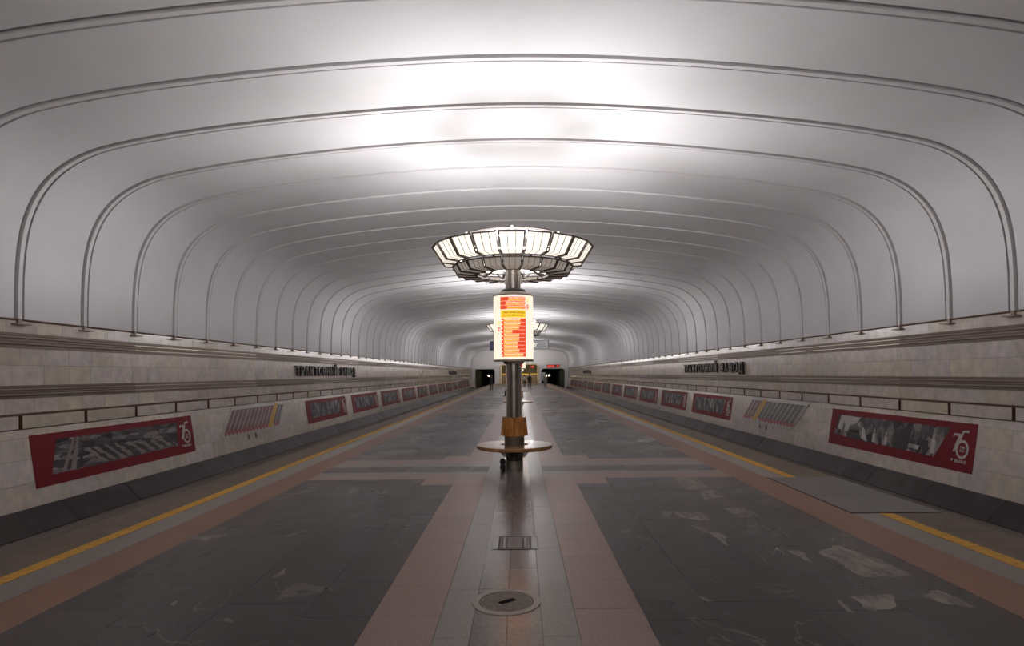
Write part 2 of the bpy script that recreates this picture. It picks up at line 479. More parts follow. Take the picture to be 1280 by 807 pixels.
for s, side in ((-1, 'left'), (1, 'right')):
    mb = MB()
    prof = [(8.95, 2.69), (UPF + 0.02, 2.69), (UPF + 0.02, 1.115), (8.44, 1.115), (8.44, 0.85), (low_off(0.845) + 0.02, 0.85),
            (low_off(-0.45) + 0.02, -0.45), (PL_T[0] + 0.03, -0.45), (7.83, -0.80), (7.83, -1.5), (8.95, -1.5)]
    mb.prism([(wx(s, o), Y0 - 0.3, z) for o, z in prof], (0, Y1 - Y0 + 0.3, 0))
    wall = structure(mb.build('wall_' + side, 'joint'), 'track-side wall clad in pale marble')
    walls[s] = wall
    far = MB(); nnear = 0
    for r, (a, b) in enumerate(ROWS):
        L = 0.60 if r not in (5, 6, 7) else 0.66
        y = Y0 - (r % 2) * 0.23 + R.random() * 0.2
        while y < Y1 - 0.05:
            ln = L * R.choice((0.9, 1.0, 1.0, 1.12))
            y0, y1 = max(y, Y0) + 0.0018, min(y + ln, Y1) - 0.0018
            y += ln
            if y1 - y0 < 0.03: continue
            if 8.8 < y0 < 29 and nnear < 295:
                m1 = MB(); j = R.uniform(-0.0012, 0.0012)
                quad_tile(m1, s, y0, y1, (a[0] + j, a[1]), (b[0] + j, b[1]), 0.02)
                m1.build('marble_tile', 'marble', wall); nnear += 1
            else:
                quad_tile(far, s, y0, y1, a, b, 0.02, R.random())
    stuff(far.build('marble_tiles', 'marble', wall))
    # dark plinth slabs
    farp = MB(); y = Y0
    while y < Y1:
        ln = R.choice((0.85, 1.0, 1.15)); y1 = min(y + ln, Y1)
        if 8 < y < 60:
            m1 = MB(); j = R.uniform(-0.006, 0.006)
            quad_tile(m1, s, y + 0.003, y1 - 0.003, (PL_B[0] + j, PL_B[1]), (PL_T[0] + j, PL_T[1]), 0.02); m1.build('plinth_slab', 'slate', wall)
        else: quad_tile(farp, s, y + 0.003, y1 - 0.003, PL_B, PL_T, 0.02, R.random())
        y = y1
    stuff(farp.build('plinth_slabs', 'slate', wall))
    # bronze mouldings, corrugated, in segments four bays long
    for z0, z1 in ((2.225, 2.47), (1.375, 1.59)):
        hgt = z1 - z0
        sec = [(0, 0.0), (0.022, 0.0), (0.022, 0.14), (0.012, 0.17), (0.012, 0.83), (0.022, 0.86), (0.022, 1.0), (0, 1.0)]
        ridge = [(0.012, -0.07), (0.03, -0.065), (0.04, -0.03), (0.04, 0.03), (0.03, 0.065), (0.012, 0.07)]
        k = 0
        y = RIB0 + 2 * BAY - 4 * 4 * BAY
        while y < Y1:
            ya, yb = max(y, Y0), min(y + 4 * BAY, Y1)
            if yb - ya > 0.2:
                m1 = MB(); t = R.uniform(-0.003, 0.003)
                m1.prism([(wx(s, UPF + 0.01 - d + t * (f - 0.5)), ya + 0.004, z0 + f * hgt) for d, f in sec], (0, yb - ya - 0.008, 0))
                mo = m1.build('bronze_moulding', 'bronze_ground', wall)
                for fc in (0.29, 0.71):
                    m2 = MB(); m2.prism([(wx(s, UPF + 0.01 - d), ya + 0.004, z0 + (fc + f) * hgt) for d, f in ridge], (0, yb - ya - 0.008, 0))
                    m2.build('ridge', 'bronze' if (k % 2 == 0) else 'bronze_dull', mo)  # brighter and darker ridges alternate, imitating shine that changes with segment tilt
                m2 = MB(); m2.prism([(wx(s, UPF + 0.01 - d * 0.7), ya + 0.004, z0 + (0.5 + f * 0.6) * hgt) for d, f in ridge], (0, yb - ya - 0.008, 0)); m2.build('ridge', 'bronze_dull', mo)
            k += 1; y += 4 * BAY
    # diagonal moulding half way down the platform
    m1 = MB(); yt, yb_ = (52.4, 50.4) if s < 0 else (49.2, 51.6)
    m1.hexa([(wx(s, UPF - 0.025), yb_, 1.59), (wx(s, UPF - 0.025), yb_ + 0.35, 1.59), (wx(s, UPF + 0.005), yb_ + 0.35, 1.59), (wx(s, UPF + 0.005), yb_, 1.59),
             (wx(s, UPF - 0.025), yt, 2.225), (wx(s, UPF - 0.025), yt + 0.35, 2.225), (wx(s, UPF + 0.005), yt + 0.35, 2.225), (wx(s, UPF + 0.005), yt, 2.225)])
    m1.build('diagonal_moulding', 'bronze_dull', wall)
    # projecting stone blocks with rusty gaps; bracket under every rib
    blk = MB()
    oT, oB = 8.300, 8.300
    P = [(wx(s, oB), 0.04, 0.868), (wx(s, oB), BAY - 0.04, 0.868), (wx(s, 8.435), BAY - 0.04, 0.868), (wx(s, 8.435), 0.04, 0.868),
         (wx(s, oT), 0.04, 1.085), (wx(s, oT), BAY - 0.04, 1.085), (wx(s, 8.435), BAY - 0.04, 1.085), (wx(s, 8.435), 0.04, 1.085)]
    blk.hexa(P); blk.mi = [0, 1, 0, 1, 0, 1]; blk_me = blk.mesh('stone_block', ['marble', 'rust'])
    brk = MB(); brk.box(min(wx(s, 8.22), wx(s, 8.34)), max(wx(s, 8.22), wx(s, 8.34)), -0.14, 0.14, 2.607, 2.63)
    brk.box(min(wx(s, 8.29), wx(s, 8.335)), max(wx(s, 8.29), wx(s, 8.335)), -0.035, 0.035, 2.63, 2.71)
    brk_me = brk.mesh('rib_bracket', 'bronze_dull')
    for k in range(nb):
        y = Y0 + k * BAY
        obj('stone_block', blk_me, wall, (0, y, 0))
        obj('rib_bracket', brk_me, wall, (0, y, 0))
    m1 = MB()
    m1.box(min(wx(s, 8.425), wx(s, 8.44)), max(wx(s, 8.425), wx(s, 8.44)), Y0, Y1, 0.852, 1.113)
    m1.box(min(wx(s, 8.312), wx(s, 8.44)), max(wx(s, 8.312), wx(s, 8.44)), Y0, Y1, 1.093, 1.116)
    m1.build('slot_lining', 'rust', wall)
    # dark strip standing in for the shadow gap below the vault panels
    m1 = MB(); m1.box(min(wx(s, 8.30), wx(s, 8.36)), max(wx(s, 8.30), wx(s, 8.36)), Y0, Y1, 2.683, 2.70); m1.build('gap_shade_strip', 'rust', wall)

# track beds
for s, side, edge in ((-1, 'left', -4.95), (1, 'right', 5.22)):
    x0, x1 = sorted((edge - s * 0.6, wx(s, 7.9)))
    m1 = MB(); m1.box(x0, x1, Y0, Y1 + 30, -1.5, -1.3)
    tb = structure(m1.build('floor_track_' + side, 'ballast'), 'dark track bed beside the platform')
    tc = edge + s * 1.5
    for q in (-0.76, 0.76):
        rl = MB()
        sec = [(-0.075, 0), (0.075, 0), (0.075, 0.015), (0.012, 0.03), (0.012, 0.13), (0.036, 0.14), (0.036, 0.18), (-0.036, 0.18), (-0.036, 0.14), (-0.012, 0.13), (-0.012, 0.03), (-0.075, 0.015)]
        rl.prism([(tc + q + a, Y0, -1.3 + b) for a, b in sec], (0, Y1 + 29.5 - Y0, 0))
        rl.build('rail', 'steel', tb)

# ================================================================== FLOOR (platform)
EL, ER = -4.95, 5.22
m1 = MB(); m1.box(EL + 0.06, ER - 0.06, Y0 - 0.3, Y1, -1.5, -0.032)
floor = structure(m1.build('floor', 'dark'), 'polished stone platform floor')
NEAR0, NEAR1 = 2.6, 17.0
def slabs(x0, x1, y0, y1, length, material, name, nx=1, jitter=True, g=0.0015):
    """lay slabs over a strip: single pieces near the camera, one mesh beyond"""
    far = MB(); wdt = (x1 - x0) / nx
    for c in range(nx):
        xa, xb = x0 + c * wdt, x0 + (c + 1) * wdt
        y = y0; first = True
        while y < y1 - 1e-4:
            ln = length * (R.uniform(0.9, 1.1) if jitter else 1)
            if first and c % 2: ln *= 0.55
            first = False
            ye = min(y + ln, y1)
            if y1 - ye < 0.15: ye = y1
            dz = R.uniform(-0.0006, 0.0006)
            if ye > NEAR0 and y < NEAR1:
                m1 = MB(); m1.box(xa + g, xb - g, y + g, ye - g, -0.03, dz)
                m1.build(name, material, floor)
            else: far.box(xa + g, xb - g, y + g, ye - g, -0.03, dz, R.random())
            y = ye
    return far
far_sets = {}
def lay(x0, x1, y0, y1, length, material, name, nx=1):
    f = slabs(x0, x1, y0, y1, length, material, name, nx)
    t = far_sets.setdefault((name, material), MB())
    n = len(t.v); t.v += f.v; t.f += [tuple(i + n for i in q) for q in f.f]; t.sm += f.sm; t.t += f.t; t.mi += f.mi
# lengthwise strips: left (L) and right (Rr) limits measured from the column line
HX0, HX1 = floor_pt(0, 0)[0], 0
for a, b, L_, m_, n_ in ((-0.225, 0.015, 0.68, 'centre_granite', 'centre_slab'), (0.015, 0.255, 0.62, 'centre_granite', 'centre_slab'),
                         (-0.465, -0.225, 0.95, 'grey_granite', 'border_slab'), (0.255, 0.496, 0.95, 'grey_granite', 'border_slab'),
                         (-4.22, -3.87, 1.1, 'grey_granite', 'outer_slab')):
    lay(a, b, Y0, Y1, L_, m_, n_)
# right side is interrupted by a wide grey cover
CV0, CV1 = 7.25, 9.75
for a, b in ((Y0, CV0), (CV1, Y1)):
    lay(4.11, 4.43, a, b, 1.1, 'grey_granite', 'outer_slab')
    lay(4.60, ER, a, b, 1.4, 'edge_granite', 'edge_slab')
lay(EL, -4.38, Y0, Y1, 1.4, 'edge_granite', 'edge_slab')
m1 = MB(); m1.box(4.13, ER, CV0 + 0.03, 8.28, -0.03, 0.004); m1.build('cover_plate', 'plate_grey', floor)
m1 = MB(); m1.box(4.13, ER, 8.29, CV1 - 0.01, -0.03, 0.003); m1.build('cover_plate', 'plate_grey', floor)
m1 = MB(); m1.box(4.11, ER, CV0, CV0 + 0.025, -0.02, 0.006); m1.box(4.11, 4.125, CV0, CV1, -0.02, 0.005); m1.build('cover_edge', 'dark', floor)
# orange granite (broken by nothing) and the fields
lay(-3.87, -3.40, Y0, Y1, 0.8, 'orange_granite', 'orange_slab')
lay(3.59, 4.11, Y0, Y1, 0.8, 'orange_granite', 'orange_slab')
ys = sorted(COLS)
stops = [Y0] + ys + [Y1]
for k in range(len(stops) - 1):
    a = stops[k] + (1.15 if k else 0); b = stops[k + 1] - (1.09 if k < len(stops) - 2 else 0)
    for s, xi, xo in ((-1, -0.955, -3.40), (1, 0.99, 3.59)):
        n0, n1 = 0.5, 0.5
        x0, x1 = sorted((xi, xo)); xm = xi + s * n0
        lay(*sorted((xm, xo)), a, b, 0.8, 'dark_stone', 'dark_slab', 3)
        lay(*sorted((xi, xm)), a + n1, b - n1, 0.8, 'dark_stone', 'dark_slab')
        lay(*sorted((xi, xm)), a, a + n1, 0.5, 'pink_granite', 'pink_slab')
        lay(*sorted((xi, xm)), b - n1, b, 0.5, 'pink_granite', 'pink_slab')
        xg = -0.465 if s < 0 else 0.496
        lay(*sorted((xi, xg)), a, b, 0.62, 'pink_granite', 'pink_slab')
for yc in ys:
    for s, xg, xo in ((-1, -0.465, -3.40), (1, 0.496, 3.59)):
        for d0, d1, m_, n_ in ((-1.09, -0.63, 'pink_granite', 'pink_slab'), (-0.63, -0.38, 'cross_granite', 'cross_slab'), (-0.38, 0.24, 'dark_stone', 'cross_slab'),
                               (0.24, 0.72, 'cross_granite', 'cross_slab'), (0.72, 1.15, 'pink_granite', 'pink_slab')):
            lay(*sorted((xg, xo)), yc + d0, yc + d1, 1.0, m_, n_, 4)
for (n_, m_), t in far_sets.items():
    if t.f: stuff(t.build(n_ + 's', m_, floor))
# yellow tactile strip: tiny tiles, one mesh a side
for x0, x1, spans in ((-4.38, -4.22, ((Y0, Y1),)), (4.43, 4.60, ((Y0, CV0), (CV1, Y1)))):
    t = MB()
    for a, b in spans:
        y = a
        while y < b - 0.02:
            ye = min(y + 0.1, b)
            t.box(x0 + 0.004, x1 - 0.004, y + 0.004, ye - 0.004, -0.03, 0.004); y = ye
    stuff(t.build('yellow_strip', 'yellow', floor))
    m1 = MB()
    for a, b in spans: m1.box(x0, x1, a, b, -0.031, -0.001)
    m1.build('strip_bed', 'edge_granite', floor)
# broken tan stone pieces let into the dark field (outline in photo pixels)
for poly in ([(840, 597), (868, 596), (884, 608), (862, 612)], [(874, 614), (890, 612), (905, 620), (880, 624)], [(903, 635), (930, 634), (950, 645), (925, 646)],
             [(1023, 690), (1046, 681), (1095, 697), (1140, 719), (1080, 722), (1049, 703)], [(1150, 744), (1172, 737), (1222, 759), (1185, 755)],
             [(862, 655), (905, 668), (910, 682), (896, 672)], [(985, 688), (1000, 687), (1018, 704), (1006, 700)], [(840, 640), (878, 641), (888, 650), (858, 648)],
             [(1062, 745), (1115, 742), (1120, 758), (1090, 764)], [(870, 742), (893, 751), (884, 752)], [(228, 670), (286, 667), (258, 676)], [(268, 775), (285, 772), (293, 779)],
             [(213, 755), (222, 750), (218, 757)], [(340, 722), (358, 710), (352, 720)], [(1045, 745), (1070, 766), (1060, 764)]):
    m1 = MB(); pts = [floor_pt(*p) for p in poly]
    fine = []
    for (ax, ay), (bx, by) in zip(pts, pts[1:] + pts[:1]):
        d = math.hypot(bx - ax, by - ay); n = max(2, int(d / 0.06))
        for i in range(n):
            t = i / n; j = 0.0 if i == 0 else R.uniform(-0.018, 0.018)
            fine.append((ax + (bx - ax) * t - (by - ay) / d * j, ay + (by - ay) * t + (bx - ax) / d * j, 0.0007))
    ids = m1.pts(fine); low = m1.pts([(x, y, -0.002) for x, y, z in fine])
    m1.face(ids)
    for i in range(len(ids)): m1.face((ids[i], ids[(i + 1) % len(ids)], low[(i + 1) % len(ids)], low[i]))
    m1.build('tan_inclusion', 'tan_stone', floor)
# platform edge face
for x0, x1 in ((EL, EL + 0.06), (ER - 0.06, ER)):
    m1 = MB(); m1.box(x0, x1, Y0, Y1, -0.25, -0.031); m1.build('edge_face', 'edge_granite', floor)

# manhole cover and small floor hatch
mh = tag(empty('manhole_cover', (0.0, 4.53, 0)), 'round patterned iron manhole cover set in the central floor strip', 'manhole cover')
MB().lathe([(0.205, -0.002), (0.205, 0.006), (0.258, 0.006), (0.262, -0.002)], 40).build('rim', 'rim_iron', mh)
dk = MB(); dk.lathe([(0.0001, 0.004), (0.197, 0.004), (0.199, -0.002)], 40)
disc = dk.build('lid', 'iron', mh)
MB().lathe([(0.19, 0.0025), (0.21, 0.0025)], 40).build('seam', 'dark', mh)
st = MB()
for i in range(-11, 12):
    for j in range(-11, 12):
        x, y = i * 0.0165, j * 0.0165
        if math.hypot(x, y) < 0.182 and not (abs(x - 0.006) < 0.062 and abs(y - (x - 0.006) * 0.7) < 0.03): st.box(x - 0.0055, x + 0.0055, y - 0.0055, y + 0.0055, 0.003, 0.0068)
stuff(st.build('stud_pattern', 'iron', disc))
hs_ = MB(); a = math.radians(35)
for q in (0.026,):
    c, s_ = math.cos(a), math.sin(a)
    hs_.prism([(c * u - s_ * v + 0.006, s_ * u + c * v, 0.0062) for u, v in ((-0.07, -q), (0.07, -q), (0.07, q), (-0.07, q))], (0, 0, 0.001))
hs_.build('lift_slot', 'slot_black', disc)
fh = tag(empty('floor_hatch', (0.05, 6.12, 0)), 'small rectangular metal floor hatch between the column and the manhole', 'floor hatch')
m1 = MB()
for b in ((-0.15, 0.15, -0.24, -0.215), (-0.15, 0.15, 0.215, 0.24), (-0.15, -0.128, -0.215, 0.215), (0.128, 0.15, -0.215, 0.215)): m1.box(*b, -0.003, 0.006)
m1.build('frame', 'iron', fh)
m1 = MB(); m1.box(-0.225, -0.165, -0.22, 0.22, -0.01, 0.002); m1.build('side_plate', 'centre_granite', fh)
m1 = MB(); m1.box(0.165, 0.225, -0.22, 0.22, -0.01, 0.002); m1.build('side_plate', 'centre_granite', fh)
m1 = MB(); m1.box(-0.23, 0.23, -0.245, 0.245, -0.02, 0.0012); m1.build('bed', 'dark', fh)
m1 = MB(); m1.box(-0.12, 0.12, -0.205, 0.205, -0.003, 0.004); m1.build('lid', 'centre_granite', fh)
for q in (-0.085, 0.085):
    m1 = MB(); m1.box(q - 0.008, q + 0.008, -0.18, 0.18, 0.0035, 0.008); m1.build('lift_bar', 'dark', fh)

# ================================================================== LAMP COLUMNS, BENCHES, LIGHT BOXES
N = 20
def fold_panel(mb, R0, z0, R1, z1, R2, z2, u0, u1, th, half):
    """strip of a crown panel: top (R0,z0) -> fold (R1,z1) -> inner lip (R2,z2); u0..u1 in -1..1 across the panel"""
    t = math.tan(PI / N)
    def P(Rr, z, u, d): return (u * half * Rr * t, -Rr - 0.0 + (-d), z)
    rows = [(R0, z0), (R1, z1), (R2, z2)]
    # outward offset roughly normal to the face
    offs = []
    for i, (r, z) in enumerate(rows):
        a = rows[max(i - 1, 0)]; b = rows[min(i + 1, 2)]
        d = Vector((b[0] - a[0], b[1] - a[1])).normalized(); offs.append(Vector((-d.y, d.x)) * th)
    ids = []
    for (r, z), o in zip(rows, offs):
        if o.x < 0 and o.y > 0: o = -o
        ids.append(mb.pts([(u0 * half * r * t, -r, z), (u1 * half * r * t, -r, z), (u1 * half * r * t, -(r + o.x), z + o.y), (u0 * half * r * t, -(r + o.x), z + o.y)]))
    for a, b in zip(ids, ids[1:]):
        for i in range(4): mb.face((a[i], a[(i + 1) % 4], b[(i + 1) % 4], b[i]))
    mb.face(ids[0]); mb.face(ids[-1][::-1])
OUT = (1.42, 4.0, 1.25, 3.735, 1.02, 3.715)
INN = (1.07, 3.665, 1.0, 3.535, 0.66, 3.52)
def crown_meshes(dims, fw):
    fr = MB(); half = 0.94
    for u in (-1, 1):
        fold_panel(fr, *dims, u - 0.06 if u > 0 else u, u if u > 0 else u + 0.06, fw, half)
    for u in (-1 / 3, 1 / 3): fold_panel(fr, *dims, u - 0.018, u + 0.018, 0.012, half)
    t = math.tan(PI / N) * half
    for r, z, h in ((dims[0], dims[1], 0.02), (dims[4], dims[5], 0.012)):
        fr.box(-r * t, r * t, -r - fw * 0.8, -r + 0.012, z - h, z)
    panes = []
    for k in range(3):
        p = MB(); u0 = -0.94 + k * 1.88 / 3
        fold_panel(p, *dims, u0 + 0.012, u0 + 1.88 / 3 - 0.012, 0.006, half); panes.append(p)
    return fr, panes
of, op_ = crown_meshes(OUT, 0.035); inf, inp = crown_meshes(INN, 0.03)
of_me = of.mesh('crown_panel', 'frame'); op_me = [p.mesh('pane', 'pane') for p in op_]
if_me = inf.mesh('inner_panel', 'frame'); ip_me = [p.mesh('pane', 'pane_dim') for p in inp]
def ring_join(mbs, mats, name, parent):
    t = MB()
    for k in range(N):
        a = 2 * PI * k / N; c, s = math.cos(a), math.sin(a)
        for mi, m_ in mbs:
            n = len(t.v); t.v += [(x * c - y * s, x * s + y * c, z) for x, y, z in m_.v]
            t.f += [tuple(i + n for i in q) for q in m_.f]; t.sm += m_.sm; t.t += m_.t; t.mi += [mi] * len(m_.f)
    return t.build(name, mats, parent)
def shared(cache={}):
    if cache: return cache
    cache['base'] = MB().lathe([(0.0001, 0.0), (0.157, 0.0), (0.157, 0.135), (0.145, 0.15), (0.0001, 0.15)], 32).mesh('base', 'base_metal')
    p = MB(); n = 32
    prof = [(0.128, 0.15), (0.128, 3.92)]
    p.lathe(prof, 32); cache['pole'] = p.mesh('pole', 'pole_steel')
    st_ = MB()
    for k in range(8):
        a = -PI / 2 + k * PI / 4
        c, s = math.cos(a), math.sin(a)
        w_ = 0.022; r0, r1 = 0.12, 0.142
        st_.prism([(c * r0 - s * w_, s * r0 + c * w_, 0.15), (c * r1 - s * w_, s * r1 + c * w_, 0.15), (c * r1 + s * w_, s * r1 - c * w_, 0.15), (c * r0 + s * w_, s * r0 - c * w_, 0.15)], (0, 0, 3.6))
    cache['strips'] = st_.mesh('cover_strips', 'pole_bright')
    cache['sleeve'] = MB().lathe([(0.145, 0.42), (0.182, 0.42), (0.182, 0.62), (0.145, 0.62)], 32, closed=True).mesh('sleeve', 'pole_steel')
    cache['foot'] = MB().lathe([(0.13, 0.15), (0.15, 0.15), (0.15, 0.22), (0.19, 0.37), (0.13, 0.37)], 32, closed=True).mesh('bench_collar', 'pole_dark')
    return cache
SPOT_R, SPOT_Z = 1.02, 4.08
SPOT_TILT = math.radians(71)
SPOT = [bpy.data.lights.new('hoop_spot', 'SPOT')]
SPOT[0].energy = SIDE_W; SPOT[0].spot_size = math.radians(150); SPOT[0].spot_blend = 1.0; SPOT[0].shadow_soft_size = 0.06; SPOT[0].color = (1.0, 0.965, 0.97)
def make_column(detail):
    S = shared()
    t = empty('lamp_column')
    obj('base', S['base'], t); pole = obj('pole', S['pole'], t); obj('cover_strips', S['strips'], pole)
    MB().lathe([(0.0001, 3.88), (0.20, 3.88), (0.22, 3.90), (0.22, 3.93), (0.0001, 3.95)], 24).build('hub', 'pole_dark', t)
    arm = MB(); arm.tube([(0, -0.12, 3.80), (0, -0.66, 3.555), (0, -1.03, 3.70)], 0.018, 6); arm.tube([(0, -0.12, 3.90), (0, -0.9, 4.14)], 0.014, 6)
    am = arm.mesh('arm', 'frame')
    for k in range(10):
        o = obj('arm', am, t); o.rotation_euler.z = 2 * PI * (k + 0.5) / 10
    hp = MB(); hp.lathe([(0.885, 4.15), (0.90, 4.15), (0.90, 4.185), (0.885, 4.185)], 48, closed=True); hoop_o = hp.build('hoop', 'hoop', t)
    hp = MB(); hp.lathe([(0.88, 4.185), (0.905, 4.185), (0.905, 4.197), (0.88, 4.197)], 48, closed=True); hp.build('hoop_cap', 'frame', t)
    for k in range(6):
        a = 2 * PI * (k + 0.5) / 6; lh = MB(); lh.lathe([(0.0001, 4.14), (0.02, 4.14), (0.028, 4.17), (0.02, 4.2), (0.0001, 4.2)], 10, c=(0.925 * math.cos(a), 0.925 * math.sin(a), 0)); lh.build('lamp_holder', 'pane', t)
    tb = MB()
    for k in range(10):
        a0, a1 = 2 * PI * (k + 0.06) / 10, 2 * PI * (k + 0.94) / 10
        tb.tube([(1.08 * math.cos(a0 + (a1 - a0) * i / 3), 1.08 * math.sin(a0 + (a1 - a0) * i / 3), 3.80) for i in range(4)], 0.014, 6)
    tb.build('lamp_tubes', 'bulb', t)
    if detail:
        for k in range(N):
            for me, pm in ((of_me, op_me), (if_me, ip_me)):
                o = obj(me.name.split('.')[0], me, t); o.rotation_euler.z = 2 * PI * k / N
                for p in pm: obj('pane', p, o)
    else:
        ring_join([(0, of)] + [(1, p) for p in op_], ['frame', 'pane'], 'outer_crown', t)
        ring_join([(0, inf)] + [(1, p) for p in inp], ['frame', 'pane_dim'], 'inner_crown', t)
    ld = bpy.data.lights.new('crown_light', 'AREA'); ld.shape = 'DISK'; ld.size = 1.7; ld.energy = UP_W; ld.color = (1.0, 0.975, 0.995)
    lo = obj('crown_light', ld, t, (0, 0, 4.02)); lo.rotation_euler = (PI, 0, 0)
    sd = SPOT[0]
    for k in range(6):
        a = 2 * PI * (k + 0.5) / 6
        d = Vector((math.cos(a) * math.sin(SPOT_TILT), math.sin(a) * math.sin(SPOT_TILT), math.cos(SPOT_TILT)))
        so = obj('hoop_spot', sd, t, (SPOT_R * math.cos(a), SPOT_R * math.sin(a), SPOT_Z)); so.rotation_euler = d.to_track_quat('-Z', 'Y').to_euler()
    return t
def make_bench():
    S = shared(); t = empty('ring_bench')
    for k in range(2):
        a0 = -PI / 2 + k * PI + 0.004; a1 = a0 + PI - 0.008
        MB().lathe([(0.255, 0.368), (0.675, 0.368), (0.693, 0.38), (0.693, 0.425), (0.682, 0.435), (0.255, 0.435)], 28, a0, a1, closed=True).build('seat_half', 'wood_seat', t)
    obj('bench_collar', S['foot'], t); obj('sleeve', S['sleeve'], t)
    br = MB()
    br.prism([(0.02, -0.15, 0.20), (0.02, -0.19, 0.20), (0.02, -0.30, 0.335), (0.02, -0.46, 0.352), (0.02, -0.46, 0.374), (0.02, -0.15, 0.374)], (-0.04, 0, 0))
    br.box(-0.05, 0.05, -0.50, -0.34, 0.362, 0.376)
    bm_ = br.mesh('bracket', 'base_metal')
    for k in range(6):
        o = obj('bracket', bm_, t); o.rotation_euler.z = PI / 6 + k * PI / 3
    bd = MB(); r0, r1 = 0.236, 0.20; z0, z1 = 0.60, 0.94; tt = math.tan(PI / 8) * 0.87
    bd.hexa([(-r0 * tt, -r0, z0), (r0 * tt, -r0, z0), (r0 * tt, -r0 + 0.025, z0), (-r0 * tt, -r0 + 0.025, z0), (-r1 * tt, -r1, z1), (r1 * tt, -r1, z1), (r1 * tt, -r1 + 0.025, z1), (-r1 * tt, -r1 + 0.025, z1)])
    bme = bd.mesh('backrest_board', 'wood')
    for k in range(8):
        o = obj('backrest_board', bme, t); o.rotation_euler.z = PI / 8 + k * PI / 4
    cl = MB(); cl.lathe([(0.14, 0.66), (0.19, 0.66), (0.185, 0.70), (0.14, 0.70)], 24, closed=True); cl.lathe([(0.14, 0.85), (0.178, 0.85), (0.174, 0.89), (0.14, 0.89)], 24, closed=True)
    cl.build('backrest_ring', 'pole_dark', t)
    return t
RB, ZB0, ZB1 = 0.36, 1.965, 3.135
